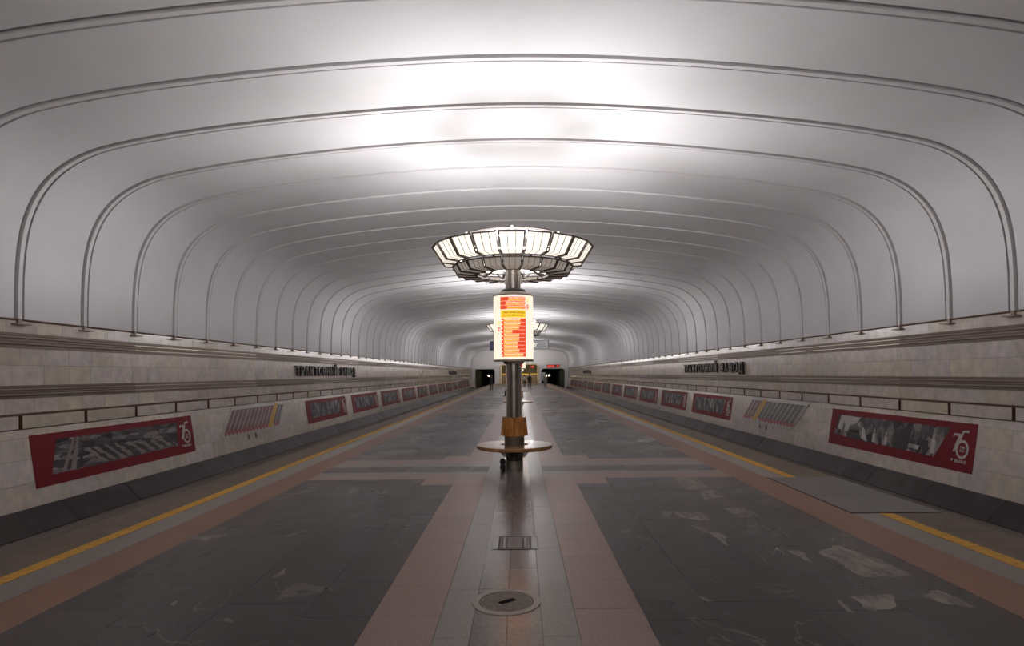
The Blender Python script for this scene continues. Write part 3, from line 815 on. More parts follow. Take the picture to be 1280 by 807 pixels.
def make_box():
    t = empty('light_box')
    MB().lathe([(0.15, ZB0), (RB, ZB0), (RB, ZB1), (0.15, ZB1)], 64, closed=True).build('drum', 'box_white', t)
    rm = MB()
    rm.lathe([(0.14, 1.945), (RB + 0.008, 1.945), (RB + 0.008, 1.978), (0.14, 1.978)], 64, closed=True)
    rm.build('bottom_rim', 'box_rim', t)
    rm = MB(); rm.lathe([(0.14, 3.12), (RB + 0.008, 3.12), (RB + 0.008, 3.142), (RB - 0.02, 3.165), (0.25, 3.20), (0.14, 3.20)], 64, closed=True); rm.build('top_rim', 'box_rim', t)
    MB().lathe([(0.145, 3.20), (0.225, 3.20), (0.23, 3.225), (0.205, 3.255), (0.145, 3.255)], 40, closed=True).build('top_collar', 'pole_dark', t)
    MB().lathe([(0.145, 1.90), (0.175, 1.90), (0.20, 1.945), (0.145, 1.945)], 40, closed=True).build('bottom_collar', 'base_metal', t)
    # printed line diagram wrapped on the front and, repeated, on the back
    mats = ['box_red', 'box_glow_orange', 'box_yellow', 'box_text', 'box_dark', 'box_white']
    g = MB()
    def wrap(x, z, d, rot):
        a = x / RB + rot; r = RB + d
        return (r * math.sin(a), -r * math.cos(a), z)
    def rect(x0, x1, z0, z1, d, mi, rot):
        n = max(1, int(abs(x1 - x0) / 0.02))
        for i in range(n):
            xa, xb = x0 + (x1 - x0) * i / n, x0 + (x1 - x0) * (i + 1) / n
            q = g.pts([wrap(xa, z0, d, rot), wrap(xb, z0, d, rot), wrap(xb, z1, d, rot), wrap(xa, z1, d, rot)])
            g.face(q, True, mi=mi)
    def txt(s, x, z, size, d, mi, rot, width=None):
        vf = text_mb(s, size, 0, size * 0.012)
        xs = [v[0] for v in vf[0]]
        k = 1.0 if not width else width / max(max(xs), 1e-6)
        put(g, vf, lambda a, b, c: wrap(x + a * k, z + b, d, rot), mi)
    def circ(x, z, r, r2, d, mi, rot):
        n = 20
        for i in range(n):
            a, b = 2 * PI * i / n, 2 * PI * (i + 1) / n
            q = g.pts([wrap(x + r * math.cos(a), z + r * math.sin(a), d, rot), wrap(x + r * math.cos(b), z + r * math.sin(b), d, rot),
                       wrap(x + r2 * math.cos(b), z + r2 * math.sin(b), d, rot), wrap(x + r2 * math.cos(a), z + r2 * math.sin(a), d, rot)]); g.face(q, mi=mi)
    up, dn = UP_ST, DN_ST
    for rot in (0.0, PI):
        rh = 0.0745; zt = 3.085
        for i, (a, b) in enumerate(up):
            z = zt - i * rh
            rect(-0.245, 0.215, z - rh + 0.004, z, 0.0015, 0, rot)
            wd = 0.0255 * len(a)
            rect(0.20 - wd - 0.01, 0.205, z - rh + 0.004, z - rh + 0.03, 0.0022, 1, rot)  # orange patch imitates backlight blurring around the name
            txt(a, 0.20 - wd, z - 0.038, 0.046, 0.003, 3, rot, wd)
            txt(b, 0.20 - wd, z - rh + 0.011, 0.024, 0.003, 2, rot, wd * 0.8)
            rect(0.175 + 0.045, 0.235, z - rh + 0.012, z - 0.012, 0.002, 0, rot)
        zy1 = zt - 3 * rh - 0.012; zy0 = zy1 - 0.135
        rect(-0.235, 0.24, zy0, zy1, 0.0015, 2, rot)
        txt('ТРАКТАРНЫ ЗАВОД', -0.195, zy0 + 0.077, 0.05, 0.003, 4, rot, 0.40)
        txt('TRAKTARNY ZAVOD', -0.13, zy0 + 0.03, 0.034, 0.003, 4, rot, 0.32); circ(-0.165, zy0 + 0.043, 0.018, 0.011, 0.003, 0, rot)
        zt2 = zy0 - 0.012; rh = (zt2 - 2.02) / 10
        rect(-0.225, -0.185, 2.02, zt2, 0.0018, 0, rot)
        for i, (a, b) in enumerate(dn):
            z = zt2 - i * rh; wd = 0.0245 * len(a)
            rect(-0.185, 0.24, z - rh + 0.004, z, 0.0015, 0, rot)
            rect(-0.175, -0.165 + wd, z - rh + 0.004, z - 0.004, 0.0022, 1, rot)  # same painted backlight glow behind the lower names
            txt(a, -0.165, z - 0.038, 0.046, 0.003, 3, rot, wd)
            txt(b, -0.165, z - rh + 0.011, 0.024, 0.003, 2, rot, wd * 0.8)
            circ(-0.205, z - 0.035, 0.012, 0.0, 0.0025, 3, rot)
        for x, z in ((0.285, 3.03), (-0.285, 2.63)):
            circ(x, z, 0.032, 0.017, 0.002, 2, rot); circ(x, z - 0.115, 0.04, 0.026, 0.002, 0, rot); rect(x - 0.008, x + 0.008, z - 0.145, z - 0.085, 0.002, 0, rot)
            rect(x - 0.014, x + 0.014, z - 0.19, z - 0.178, 0.002, 4, rot)
    g.build('line_diagram', mats, t)
    return t
col_near = make_column(True); col_far = make_column(False)
bench0 = make_bench(); box0 = make_box()
used = {'n': False, 'f': False, 'b': False, 'x': False}
where = ['nearest to the camera', 'second from the camera', 'third from the camera', 'fourth from the camera', 'fifth from the camera', 'farthest from the camera', 'behind the camera']
for i, y in enumerate(COLS):
    near = i in (0, 1)
    key = 'n' if near else 'f'
    src = col_near if near else col_far
    c = src if not used[key] else copy_tree(src); used[key] = True
    c.location = (0, y, 0); tag(c, 'steel column under a glowing round glass lamp crown, ' + where[i], 'lamp column', 'lamp columns along the platform')
    b = bench0 if not used['b'] else copy_tree(bench0); used['b'] = True
    b.location = (0, y, 0); tag(b, 'round wooden bench with flared backrest around the column ' + where[i], 'bench', 'round benches along the platform')
    x = box0 if not used['x'] else copy_tree(box0); used['x'] = True
    x.location = (0, y, 0); tag(x, 'glowing drum sign with red line diagram on the column ' + where[i], 'sign', 'light boxes on the columns')

# small black device on the floor against the column foot
bd = empty('black_device', (-0.215, 10.86, 0)); tag(bd, 'small black lumpy device on the floor against the foot of the nearest column', 'device')
m1 = MB(); m1.lathe([(0.0001, 0), (0.05, 0), (0.052, 0.03), (0.045, 0.075), (0.03, 0.085), (0.0001, 0.085)], 12); m1.build('foot', 'black_plastic', bd)
m1 = MB(); m1.lathe([(0.0001, 0.08), (0.04, 0.085), (0.056, 0.12), (0.05, 0.16), (0.028, 0.19), (0.0001, 0.195)], 12); m1.build('body', 'black_plastic', bd)
m1 = MB(); m1.tube([(0.02, 0, 0.13), (0.05, 0, 0.16), (0.06, 0.0, 0.10), (0.05, 0.01, 0.012)], 0.007, 6); m1.build('cable', 'black_plastic', bd)

# ================================================================== THINGS ON THE WALLS
def wall_frame(s, y, z, off, lean):
    """matrix of a frame on a wall: u = reading direction, v = up, n = into the hall"""
    u = Vector((0, -s, 0)); v = Vector((s * lean, 0, 1)).normalized(); n = u.cross(v)
    M = Matrix((u, v, n)).transposed().to_4x4(); M.translation = Vector((wx(s, off), y, z)); return M
# ---- station names
def station_name(s, ys_, ye_, zc, label, hgt=0.37):
    t = empty('station_name'); L = abs(ye_ - ys_)
    t.matrix_world = wall_frame(s, ys_ if s < 0 else ye_, zc, UPF, 0.0)
    tag(t, label, 'sign', 'station names on the walls')
    word = 'ТРАКТОРНЫЙ ЗАВОД'
    adv = {' ': 0.75, 'Ы': 1.25, 'Д': 1.1, 'З': 0.9, 'О': 1.1, 'Т': 0.95, 'Р': 0.9}
    tot = sum(adv.get(c, 1.0) for c in word); u = 0.0
    for c in word:
        wd = adv.get(c, 1.0) * L / tot
        if c != ' ':
            vf = GLY.setdefault(c, text_mb(c, 1.0, 0.5, 0.03))
            xs = [v[0] for v in vf[0]]; zs = [v[1] for v in vf[0]]
            x0, x1, z1 = min(xs), max(xs), max(v[1] for v in vf[0])
            z1 = 0.74
            m1 = MB(); sx = wd * 0.74 / (x1 - x0)
            put(m1, vf, lambda a, b, d: ((a - x0) * sx + u + wd * 0.13, (b / z1 - 0.5) * hgt, 0.03 + (d + 0.5) * 0.07))
            m1.build('letter', 'letter_black', t)
        u += wd
    m1 = MB()
    m1.box(0.1, L - 0.1, -0.06, -0.05, 0.0, 0.03); m1.box(0.1, L - 0.1, 0.05, 0.06, 0.0, 0.03); m1.build('mounting_rail', 'letter_black', t)
GLY = {}
station_name(-1, 22.2, 30.3, 1.905, 'dark raised station name letters on the left wall, nearer one')
station_name(1, 22.0, 30.1, 1.905, 'dark raised station name letters on the right wall, nearer one')
station_name(-1, 70.0, 78.5, 1.905, 'dark raised station name letters far down the left wall')
station_name(1, 70.0, 78.5, 1.905, 'dark raised station name letters far down the right wall')

# ---- anniversary posters
def strokes(mb, path, wdt, d, closed=False):
    P = [Vector((x, y)) for x, y in path]; n = len(P); L_, R_ = [], []
    for i in range(n):
        a = P[(i - 1) % n] if (closed or i) else P[0]; b = P[(i + 1) % n] if (closed or i < n - 1) else P[-1]
        t = (b - a).normalized(); q = Vector((-t.y, t.x)) * wdt / 2
        L_.append(P[i] + q); R_.append(P[i] - q)
    a = mb.pts([(p.x, p.y, d) for p in L_]); b = mb.pts([(p.x, p.y, d) for p in R_])
    for i in range(n if closed else n - 1):
        j = (i + 1) % n; mb.face((b[i], b[j], a[j], a[i]))
def logo(mb, cx, cy, k, d):
    """the figure 75 with dates in the bowl and the maker's name under it"""
    def T(p): return [(cx + x * k, cy + y * k) for x, y in p]
    strokes(mb, T([(-0.36, 0.22), (-0.36, 0.30), (-0.05, 0.30)]), 0.085 * k, d)
    strokes(mb, T([(-0.08, 0.32), (-0.29, -0.28)]), 0.095 * k, d)
    r = 0.245; c = (0.08, -0.17)
    arc = [(c[0] + r * math.cos(a), c[1] + r * 1.12 * math.sin(a)) for a in [math.radians(120 - i * 15) for i in range(25)]]
    strokes(mb, T(arc), 0.085 * k, d)
    strokes(mb, T([(-0.075, 0.05), (0.045, 0.42), (0.30, 0.44)]), 0.085 * k, d)
    for s_, z in (('1946', -0.145), ('2021', -0.255)):
        vf = text_mb(s_, 0.115 * k, 0, 0.004 * k, 'CENTER'); put(mb, vf, lambda a, b, e: (cx + c[0] * k + a, cy + z * k + b, d))
    vf = text_mb('BELARUS', 0.135 * k, 0, 0.005 * k); put(mb, vf, lambda a, b, e: (cx - 0.22 * k + a, cy - 0.62 * k + b, d))
    q = mb.pts([(cx + x * k, cy + y * k, d) for x, y in ((-0.40, -0.52), (-0.26, -0.52), (-0.33, -0.62))]); mb.face(q)
PH = 0.91
def poster(s, y0, y1, label, pmat, outline, group, detail=0):
    t = empty('wall_poster'); L = y1 - y0
    zb = -0.165
    t.matrix_world = wall_frame(s, y0 if s < 0 else y1, zb, low_off(zb), 0.14)
    tag(t, label, 'poster', group)
    m1 = MB(); m1.box(0, L, 0, PH, 0.002, 0.010); m1.build('panel', 'poster_red', t)
    m1 = MB(); m1.prism([(u * L, v * PH, 0.0095) for u, v in outline], (0, 0, 0.0018)); ph = m1.build('photograph', pmat, t)
    m1 = MB(); logo(m1, L * 0.935 - 0.02, PH * 0.56, 0.56, 0.0118); m1.build('anniversary_mark', 'print_white', t)
    return t, ph, L
O_L = [(0.075, 0.20), (0.30, 0.20), (0.55, 0.22), (0.855, 0.25), (0.866, 0.86), (0.115, 0.86)]
O_R = [(0.045, 0.30), (0.25, 0.24), (0.50, 0.22), (0.795, 0.20), (0.869, 0.86), (0.075, 0.86)]
O_S = [(0.10, 0.22), (0.80, 0.22), (0.86, 0.84), (0.08, 0.84)]
t, ph, L = poster(-1, 10.2, 15.2, 'long red poster with an aerial view of factory sheds, nearest on the left wall', 'photo_aerial', O_L, 'posters on the left wall')
pr = MB()
def pq(pts, mi): pr.face(pr.pts([(u * L, v * PH, 0.0122) for u, v in pts]), mi=mi)
for i in range(8):   # roofs and roads of the aerial view
    x = 0.34 + i * 0.028; pq([(x, 0.24), (x + 0.016, 0.24), (x + 0.016 - 0.10, 0.60), (x - 0.10, 0.60)], i % 2)
for i in range(9):
    x = 0.55 + i * 0.034; pq([(x, 0.27), (x + 0.02, 0.27), (x - 0.06, 0.52), (x - 0.075, 0.52)], (i + 1) % 2)
pq([(0.12, 0.21), (0.14, 0.21), (0.205, 0.85), (0.195, 0.85)], 0); pq([(0.16, 0.21), (0.19, 0.21), (0.225, 0.85), (0.215, 0.85)], 0); pq([(0.20, 0.21), (0.225, 0.21), (0.235, 0.6), (0.225, 0.6)], 1)
pq([(0.5, 0.72), (0.57, 0.70), (0.58, 0.74), (0.52, 0.76)], 0); pq([(0.62, 0.66), (0.70, 0.64), (0.71, 0.68), (0.64, 0.70)], 0)
stuff(pr.build('printed_detail', ['print_grey', 'print_black'], ph))
t, ph, L = poster(1, 10.82, 15.85, 'long red poster with a tractor and a working crowd, nearest on the right wall', 'photo_crowd', O_R, 'posters on the right wall')
pr = MB()
pq([(0.07, 0.45), (0.28, 0.38), (0.26, 0.84), (0.095, 0.84)], 0); pq([(0.17, 0.32), (0.27, 0.30), (0.275, 0.56), (0.24, 0.66), (0.18, 0.60)], 1); pq([(0.115, 0.42), (0.135, 0.42), (0.14, 0.64), (0.12, 0.66)], 1)
pq([(0.22, 0.62), (0.235, 0.62), (0.29, 0.84), (0.275, 0.84)], 1); pq([(0.29, 0.30), (0.34, 0.24), (0.31, 0.55), (0.29, 0.6)], 0)
def man(x, top, wdt, mi):
    pq([(x - wdt, 0.26), (x + wdt, 0.26), (x + wdt * 0.9, top - 0.14), (x - wdt * 0.9, top - 0.12)], mi)
    for k in range(1): pr.face(pr.pts([((x + 0.4 * wdt * math.cos(a)) * L, (top - 0.06 + 0.06 * math.sin(a)) * PH, 0.0123) for a in [i * PI / 4 for i in range(8)]]), mi=mi)
for x, tp, wd, mi in ((0.55, 0.80, 0.018, 1), (0.585, 0.84, 0.022, 1), (0.62, 0.80, 0.02, 1), (0.66, 0.62, 0.017, 1), (0.74, 0.66, 0.018, 1), (0.39, 0.62, 0.012, 0), (0.44, 0.55, 0.012, 1), (0.48, 0.58, 0.012, 0), (0.785, 0.70, 0.012, 0)): man(x, tp, wd, mi)
pq([(0.63, 0.30), (0.70, 0.28), (0.705, 0.38), (0.64, 0.40)], 0)
stuff(pr.build('printed_detail', ['print_white', 'print_black'], ph))
for s, side in ((-1, 'left'), (1, 'right')):
    for k in range(12):
        y = 23.3 + 6.29 * k
        if y + 5.2 > Y1 - 0.5: break
        t, ph, L = poster(s, y, y + 5.25, '%s red-bordered photo poster beyond the tilted board on the %s wall' % (ordinal(k), side), 'photo_%d' % ((k + (s > 0)) % 4), O_S, 'posters on the %s wall' % side)
        if k < 4:
            pr = MB()
            for q in range(9):
                x = 0.16 + q * 0.075 + R.uniform(-0.02, 0.02); man(x, R.uniform(0.5, 0.78), R.uniform(0.012, 0.024), R.choice((0, 1, 1)))
            stuff(pr.build('printed_detail', ['print_grey', 'print_black'], ph))

# ---- tilted route boards
def board(s, y0, y1, label, n_mar, n_tot, yel):
    t = empty('route_board'); L = y1 - y0; Hh = 0.82; sk = 0.85; zb = -0.03
    t.matrix_world = wall_frame(s, y0 if s < 0 else y1, zb, low_off(zb), 0.14)
    tag(t, label, 'board', 'tilted route boards')
    def P(u, v, d): return (u + sk * (v / Hh) - sk, v, d)        # u from the left end of the top edge
    c = 0.09
    ol = [(0.06, 0.0), (L, 0.0), (L, Hh), (0, Hh), (0, c)]
    m1 = MB(); m1.prism([P(u, v, 0.002) for u, v in ol], (0, 0, 0.022)); m1.build('panel', 'map_white', t)
    m1 = MB(); m1.face(m1.pts([P(0.06, 0.16, 0.0246), P(L - 0.05, 0.16, 0.0246), P(L - 0.05, Hh - 0.05, 0.0246), P(0.06, Hh - 0.05, 0.0246)])); m1.build('route_field', 'map_brown', t)
    bars = MB()
    stepu = (L - 0.16) / n_tot
    for i in range(n_tot):
        u = 0.08 + i * stepu
        if i == yel: continue
        mi = 0 if i < n_mar else 1
        vt = Hh - 0.06
        bars.face(bars.pts([P(u, 0.17, 0.025), P(u + stepu * 0.62, 0.17, 0.025), P(u + stepu * 0.62, vt, 0.025), P(u, vt, 0.025)]), mi=mi)
        bars.face(bars.pts([P(u + stepu * 0.76, 0.2, 0.025), P(u + stepu * 0.86, 0.2, 0.025), P(u + stepu * 0.86, vt - 0.12 * (i % 3), 0.025), P(u + stepu * 0.76, vt - 0.12 * (i % 3), 0.025)]), mi=2)
        bars.face(bars.pts([P(u + stepu * 0.22, 0.25, 0.0252), P(u + stepu * 0.30, 0.25, 0.0252), P(u + stepu * 0.30, vt - 0.08 - 0.1 * ((i * 7) % 4), 0.0252), P(u + stepu * 0.22, vt - 0.08 - 0.1 * ((i * 7) % 4), 0.0252)]), mi=3)
    stuff(bars.build('route_bars', ['map_maroon', 'map_grey', 'map_white', 'map_brown'], t))
    u = 0.08 + yel * stepu - 0.04
    m1 = MB(); m1.prism([P(u, 0.05, 0.0248), P(u + stepu * 1.15, 0.05, 0.0248), P(u + stepu * 1.15, Hh - 0.005, 0.0248), P(u, Hh - 0.005, 0.0248)], (0, 0, 0.003)); m1.build('yellow_bar', 'map_yellow', t)
    zz = MB(); nz = 17; du = (L - 0.12) / nz
    for i in range(nz):
        a = 0.08 + i * du
        if a + du > u and a < u + stepu * 1.15: continue
        zz.face(zz.pts([P(a, 0.125, 0.0251), P(a + du / 2, 0.045, 0.0251), P(a + du, 0.125, 0.0251), P(a + du, 0.215, 0.0251), P(a + du / 2, 0.135, 0.0251), P(a, 0.215, 0.0251)]))
    stuff(zz.build('red_zigzag', 'map_red', t))
    for q in (0.40, 0.53):
        m1 = MB(); x0 = L * q - sk * 0.9
        m1.tube([(x0, 0.0, 0.012), (x0, -0.05, 0.014)], 0.008, 6)
        m1.tube([(x0 + 0.045 * math.sin(a), -0.11 + 0.06 * math.cos(a), 0.014) for a in [i * PI / 6 for i in range(13)]], 0.009, 6)
        m1.build('hanging_ring', 'pole_dark', t)
board(-1, 17.35, 21.3, 'tilted board of maroon slanted bars with one yellow bar on the left wall', 11, 14, 11)
board(1, 17.15, 21.3, 'tilted board of mostly grey slanted bars with one yellow bar on the right wall', 3, 13, 3)

# ================================================================== FAR END
OPEN = [(-7.75, -4.3, 2.55, 0.35), (-3.26, 3.13, 3.24, 0.5), (3.72, 7.8, 2.55, 0.5)]     # x0, x1, top, corner radius
def open_top(x):
    for a, b, h, r in OPEN:
        if a < x < b:
            d = min(x - a, b - x)
            return h if d >= r else h - r + math.sqrt(max(r * r - (r - d) ** 2, 0))
    return None
mb = MB(); xs = []
x = CX - 8.3
while x < CX + 8.3: xs.append(x); x += 0.12
xs += [CX + 8.3] + [v for o in OPEN for v in (o[0] - 1e-4, o[0] + 1e-3, o[1] - 1e-3, o[1] + 1e-4)] + [o[0] + o[3] * q for o in OPEN for q in (0.05, 0.15, 0.3, 0.6)] + [o[1] - o[3] * q for o in OPEN for q in (0.05, 0.15, 0.3, 0.6)]
xs = sorted(xs)
for a, b in zip(xs, xs[1:]):
    if b - a < 1e-6: continue
    xm = (a + b) / 2
    inside = open_top(xm) is not None
    za = (open_top(a) or open_top(a + 2e-3) or open_top(a - 2e-3)) if inside else -1.5
    zb_ = (open_top(b) or open_top(b - 2e-3) or open_top(b + 2e-3)) if inside else -1.5
    za = za if za is not None else 2.0; zb_ = zb_ if zb_ is not None else 2.0
    ta, tb_ = prof_z(a - CX) + 0.1, prof_z(b - CX) + 0.1
    mb.hexa([(a, Y1, za), (b, Y1, zb_), (b, Y1 + 0.45, zb_), (a, Y1 + 0.45, za), (a, Y1, ta), (b, Y1, tb_), (b, Y1 + 0.45, tb_), (a, Y1 + 0.45, ta)])
wall_back = structure(mb.build('wall_back', 'end_plaster'), 'pale end wall with three openings')
# frames of the openings
for i, (a, b, h, r) in enumerate(OPEN):
    m1 = MB(); path = [(a, -1.3 if i != 1 else 0)] + [(a + r - r * math.cos(q), h - r + r * math.sin(q)) for q in [k * PI / 12 for k in range(7)]] + [(b - r + r * math.sin(q), h - r + r * math.cos(q)) for q in [k * PI / 12 for k in range(7)]] + [(b, -1.3 if i != 1 else 0)]
    wd = 0.22 if i == 1 else 0.16
    ids = []
    mid = ((a + b) / 2, h * 0.5)
    for k, (px, pz) in enumerate(path):
        pa = path[max(k - 1, 0)]; pb = path[min(k + 1, len(path) - 1)]
        d = Vector((pb[0] - pa[0], pb[1] - pa[1])).normalized(); nn = Vector((-d.y, d.x))
        if nn.dot(Vector((px - mid[0], pz - mid[1]))) < 0: nn = -nn
        ids.append(m1.pts([(px, Y1 - 0.06, pz), (px + nn.x * wd, Y1 - 0.06, pz + nn.y * wd), (px + nn.x * wd, Y1 + 0.02, pz + nn.y * wd), (px, Y1 + 0.02, pz)]))
    for p, q in zip(ids, ids[1:]):
        for e in range(4): m1.face((p[e], p[(e + 1) % 4], q[(e + 1) % 4], q[e]))
    m1.build('opening_frame', 'cream' if i == 1 else 'end_plaster', wall_back)
# running tunnels
for s, (a, b, h, r) in ((-1, OPEN[0]), (1, OPEN[2])):
    m1 = MB(); t_ = 0.3; ya, yb = Y1 + 0.45, Y1 + 30
    m1.box(a - t_, a, ya, yb, -1.5, h + 0.3); m1.box(b, b + t_, ya, yb, -1.5, h + 0.3); m1.box(a - t_, b + t_, ya, yb, h + 0.1, h + 0.4); m1.box(a - t_, b + t_, yb, yb + 0.3, -1.5, h + 0.4)
    tn = structure(m1.build('wall_tunnel_' + ('left' if s < 0 else 'right'), 'tunnel'), 'dark tunnel lining')
    m1 = MB()
    xo = a if s < 0 else b
    for k in range(8):
        m1.box(min(xo, xo - s * 0.08), max(xo, xo - s * 0.08), ya + k * 3.4, ya + k * 3.4 + 0.9, -1.2, h - 0.2)
    m1.build('lining_rib', 'tan_wall' if s < 0 else 'tunnel_green', tn)
    m1 = MB(); m1.box(min(xo, xo - s * 0.03), max(xo, xo - s * 0.03), ya, ya + 12, -1.2, h - 0.1); m1.build('lit_mouth_panel', 'lit_mouth_tan' if s < 0 else 'tunnel_green', tn)  # added panel, its paler colour imitates light falling into the tunnel mouth
    m1 = MB(); m1.box(a if s > 0 else b - 0.5, a + 0.5 if s > 0 else b, Y1 + 0.45, yb, -1.3, 0.0); m1.build('tunnel_walkway', 'tunnel', tn)
def tunnel_lamp(x, z, label, n):
    t = empty('tunnel_lamp', (x, Y1 + 14, z)); tag(t, label, 'lamp')
    for k in range(n):
        m1 = MB(); m1.lathe([(0.0001, -0.12), (0.09, -0.09), (0.12, 0), (0.09, 0.09), (0.0001, 0.12)], 12, c=(k * 0.55, 0, 0)); m1.build('lens', 'signal', t)
    m1 = MB(); m1.box(-0.25, 0.25 + 0.55 * (n - 1), 0.16, 0.3, -0.25, 0.25); m1.tube([(0.25 * (n - 1), 0.23, 0.2), (0.25 * (n - 1), 0.23, 2.49 - z)], 0.03, 6); m1.build('housing', 'dark', t)
tunnel_lamp(-6.1, 1.4, 'white lamp glowing inside the left tunnel mouth', 1)
tunnel_lamp(5.2, 1.35, 'pair of yellow-white lights glowing inside the right tunnel mouth', 2)
# stair hall beyond the middle opening
hx0, hx1 = OPEN[1][0] - 0.03, OPEN[1][1] + 0.03
m1 = MB(); ya, yb = Y1 + 0.45, Y1 + 13
m1.box(hx0 - 0.3, hx0, ya, yb, -0.4, 5.2); m1.box(hx1, hx1 + 0.3, ya, yb, -0.4, 5.2); m1.box(hx0 - 0.3, hx1 + 0.3, yb, yb + 0.3, -0.4, 5.2); m1.box(hx0 - 0.3, hx1 + 0.3, ya, yb + 0.3, 5.0, 5.3)
structure(m1.build('wall_hall', 'tan_wall'), 'tan walls of the stair hall beyond the middle opening')
m1 = MB(); m1.box(hx0, hx1, Y1, yb, -0.4, 0.0); structure(m1.build('floor_hall', 'grey_granite'), 'grey floor of the stair hall')
sth = tag(empty('staircase', (0, Y1 + 3.2, 0)), 'wide brown stone stairs rising beyond the middle opening at the far end', 'stairs')
for k in range(10):
    m1 = MB(); m1.box(hx0 + 0.02, hx1 - 0.02, k * 0.32, 3.2 + 2.4, 0.0 + k * 0.155, (k + 1) * 0.155); m1.build('step', 'stair_stone', sth)
m1 = MB(); m1.box(hx0 + 0.02, hx1 - 0.02, 9 * 0.32 - 0.02, 9 * 0.32 + 0.10, 1.55, 1.74); m1.build('yellow_edge', 'stair_yellow', sth)
ld = bpy.data.lights.new('hall_light', 'AREA'); ld.size = 3; ld.energy = HALL_W; ld.color = (1.0, 0.85, 0.6)
hl = tag(empty('hall_lamp', (0, Y1 + 2.5, 4.88)), 'warm ceiling lamp in the stair hall', 'lamp')
m1 = MB(); m1.box(-1.2, 1.2, -0.15, 0.15, -0.06, 0.0); m1.build('diffuser', 'pane', hl); m1 = MB(); m1.box(-1.25, 1.25, -0.2, 0.2, 0.0, 0.1); m1.build('housing', 'frame', hl)
obj('hall_light', ld, hl, (0, 0, -0.1))
# rear end of the hall behind the camera
m1 = MB(); m1.box(CX - 8.9, CX + 8.9, Y0 - 0.6, Y0 - 0.3, -1.5, 6.6); structure(m1.build('wall_front', 'end_plaster'), 'plain end wall behind the camera')

# ---- red LED clocks
def led(x0, x1, y, z0, z1, label, digits):
    t = empty('led_clock', ((x0 + x1) / 2, y, z0)); w2 = (x1 - x0) / 2; h = z1 - z0; tag(t, label, 'clock')
    m1 = MB(); m1.box(-w2, w2, 0, 0.18, 0, h); m1.build('case', 'led_black', t)
    m1 = MB(); m1.box(-w2 + 0.04, w2 - 0.04, -0.006, 0, 0.04, h - 0.04); m1.build('screen', 'map_red', t)
    m1 = MB(); n = len(digits); dw = (2 * w2 - 0.2) / n
    SEG = {0: 'abcdef', 1: 'bc', 2: 'abged', 3: 'abgcd', 4: 'fgbc', 5: 'afgcd', 6: 'afgedc', 7: 'abc', 8: 'abcdefg', 9: 'abcdfg'}
    for i, dg in enumerate(digits):
        if dg is None: continue
        a, b = -w2 + 0.1 + i * dw + dw * 0.12, -w2 + 0.1 + (i + 1) * dw - dw * 0.12; q = 0.035; lo, hi = 0.08, h - 0.08; mid = (lo + hi) / 2
        S = {'a': (a, b, hi - q, hi), 'd': (a, b, lo, lo + q), 'g': (a, b, mid - q / 2, mid + q / 2), 'f': (a, a + q, mid, hi), 'e': (a, a + q, lo, mid), 'b': (b - q, b, mid, hi), 'c': (b - q, b, lo, mid)}
        for ch in SEG[dg]:
            x_, X_, z_, Z_ = S[ch]; m1.box(x_, X_, -0.014, -0.006, z_, Z_)
    m1.build('digits', 'led_red', t)
    return t
led(4.65, 6.9, Y1 - 0.25, 2.74, 3.27, 'wide red digital clock above the right tunnel mouth', [2, 2, 0, 8, None, 1, 3])
m1 = led(1.8, 2.6, Y1 + 0.6, 2.74, 3.12, 'small red digital display inside the middle opening', [0, 8])
# notice board on the right pier
nbd = tag(empty('notice_board', (4.05, Y1 - 0.32, 0)), 'white notice board standing beside the right tunnel mouth', 'board')
m1 = MB(); m1.box(-0.32, 0.32, 0, 0.05, 0.55, 1.95); m1.build('panel', 'sign_white', nbd)
m1 = MB(); m1.box(-0.35, -0.31, 0, 0.06, 0.003, 2.0); m1.box(0.31, 0.35, 0, 0.06, 0.003, 2.0); m1.box(-0.35, 0.35, 0, 0.06, 1.95, 2.0); m1.build('frame', 'sign_frame', nbd)
# hanging signs
def hang(x0, x1, y, z0, z1, label, blue):
    t = empty('hanging_sign', ((x0 + x1) / 2, y, z0)); w2 = (x1 - x0) / 2; h = z1 - z0; tag(t, label, 'sign', 'signs hanging from the vault')
    m1 = MB(); m1.box(-w2, w2, 0, 0.12, 0, h); m1.build('case', 'sign_frame', t)
    m1 = MB(); m1.box(-w2 + 0.05, w2 - 0.06, -0.006, 0, 0.05, h - 0.05); m1.build('face', 'sign_white', t)
    if blue:
        m1 = MB(); m1.box(-w2 + 0.03, -w2 + 0.35, -0.012, -0.006, 0.03, h - 0.03); m1.build('blue_field', 'sign_blue', t)
    m1 = MB()
    for k, (a, b) in enumerate(((0.1, 0.6), (0.1, 0.85), (0.1, 0.75), (0.1, 0.9), (0.1, 0.55))): m1.box(-w2 + 0.35 + a, -w2 + 0.3 + b * (2 * w2 - 0.4), -0.012, -0.006, h - 0.18 - k * 0.13, h - 0.13 - k * 0.13)
    m1.build('print_lines', 'sign_grey', t)
    for q in (-w2 + 0.3, w2 - 0.3):
        m1 = MB(); zc = prof_z((x0 + x1) / 2 + q - CX) - z0
        m1.tube([(q, 0.06, h), (q, 0.06, zc)], 0.012, 6); m1.build('hanger_rod', 'sign_grey', t)
hang(-2.56, -1.05, 53.0, 3.80, 4.63, 'hanging sign with a dark blue end, left of the nearest column', True)
hang(1.15, 2.66, 53.0, 3.86, 4.69, 'pale hanging sign in a dark frame, right of the nearest column', False)

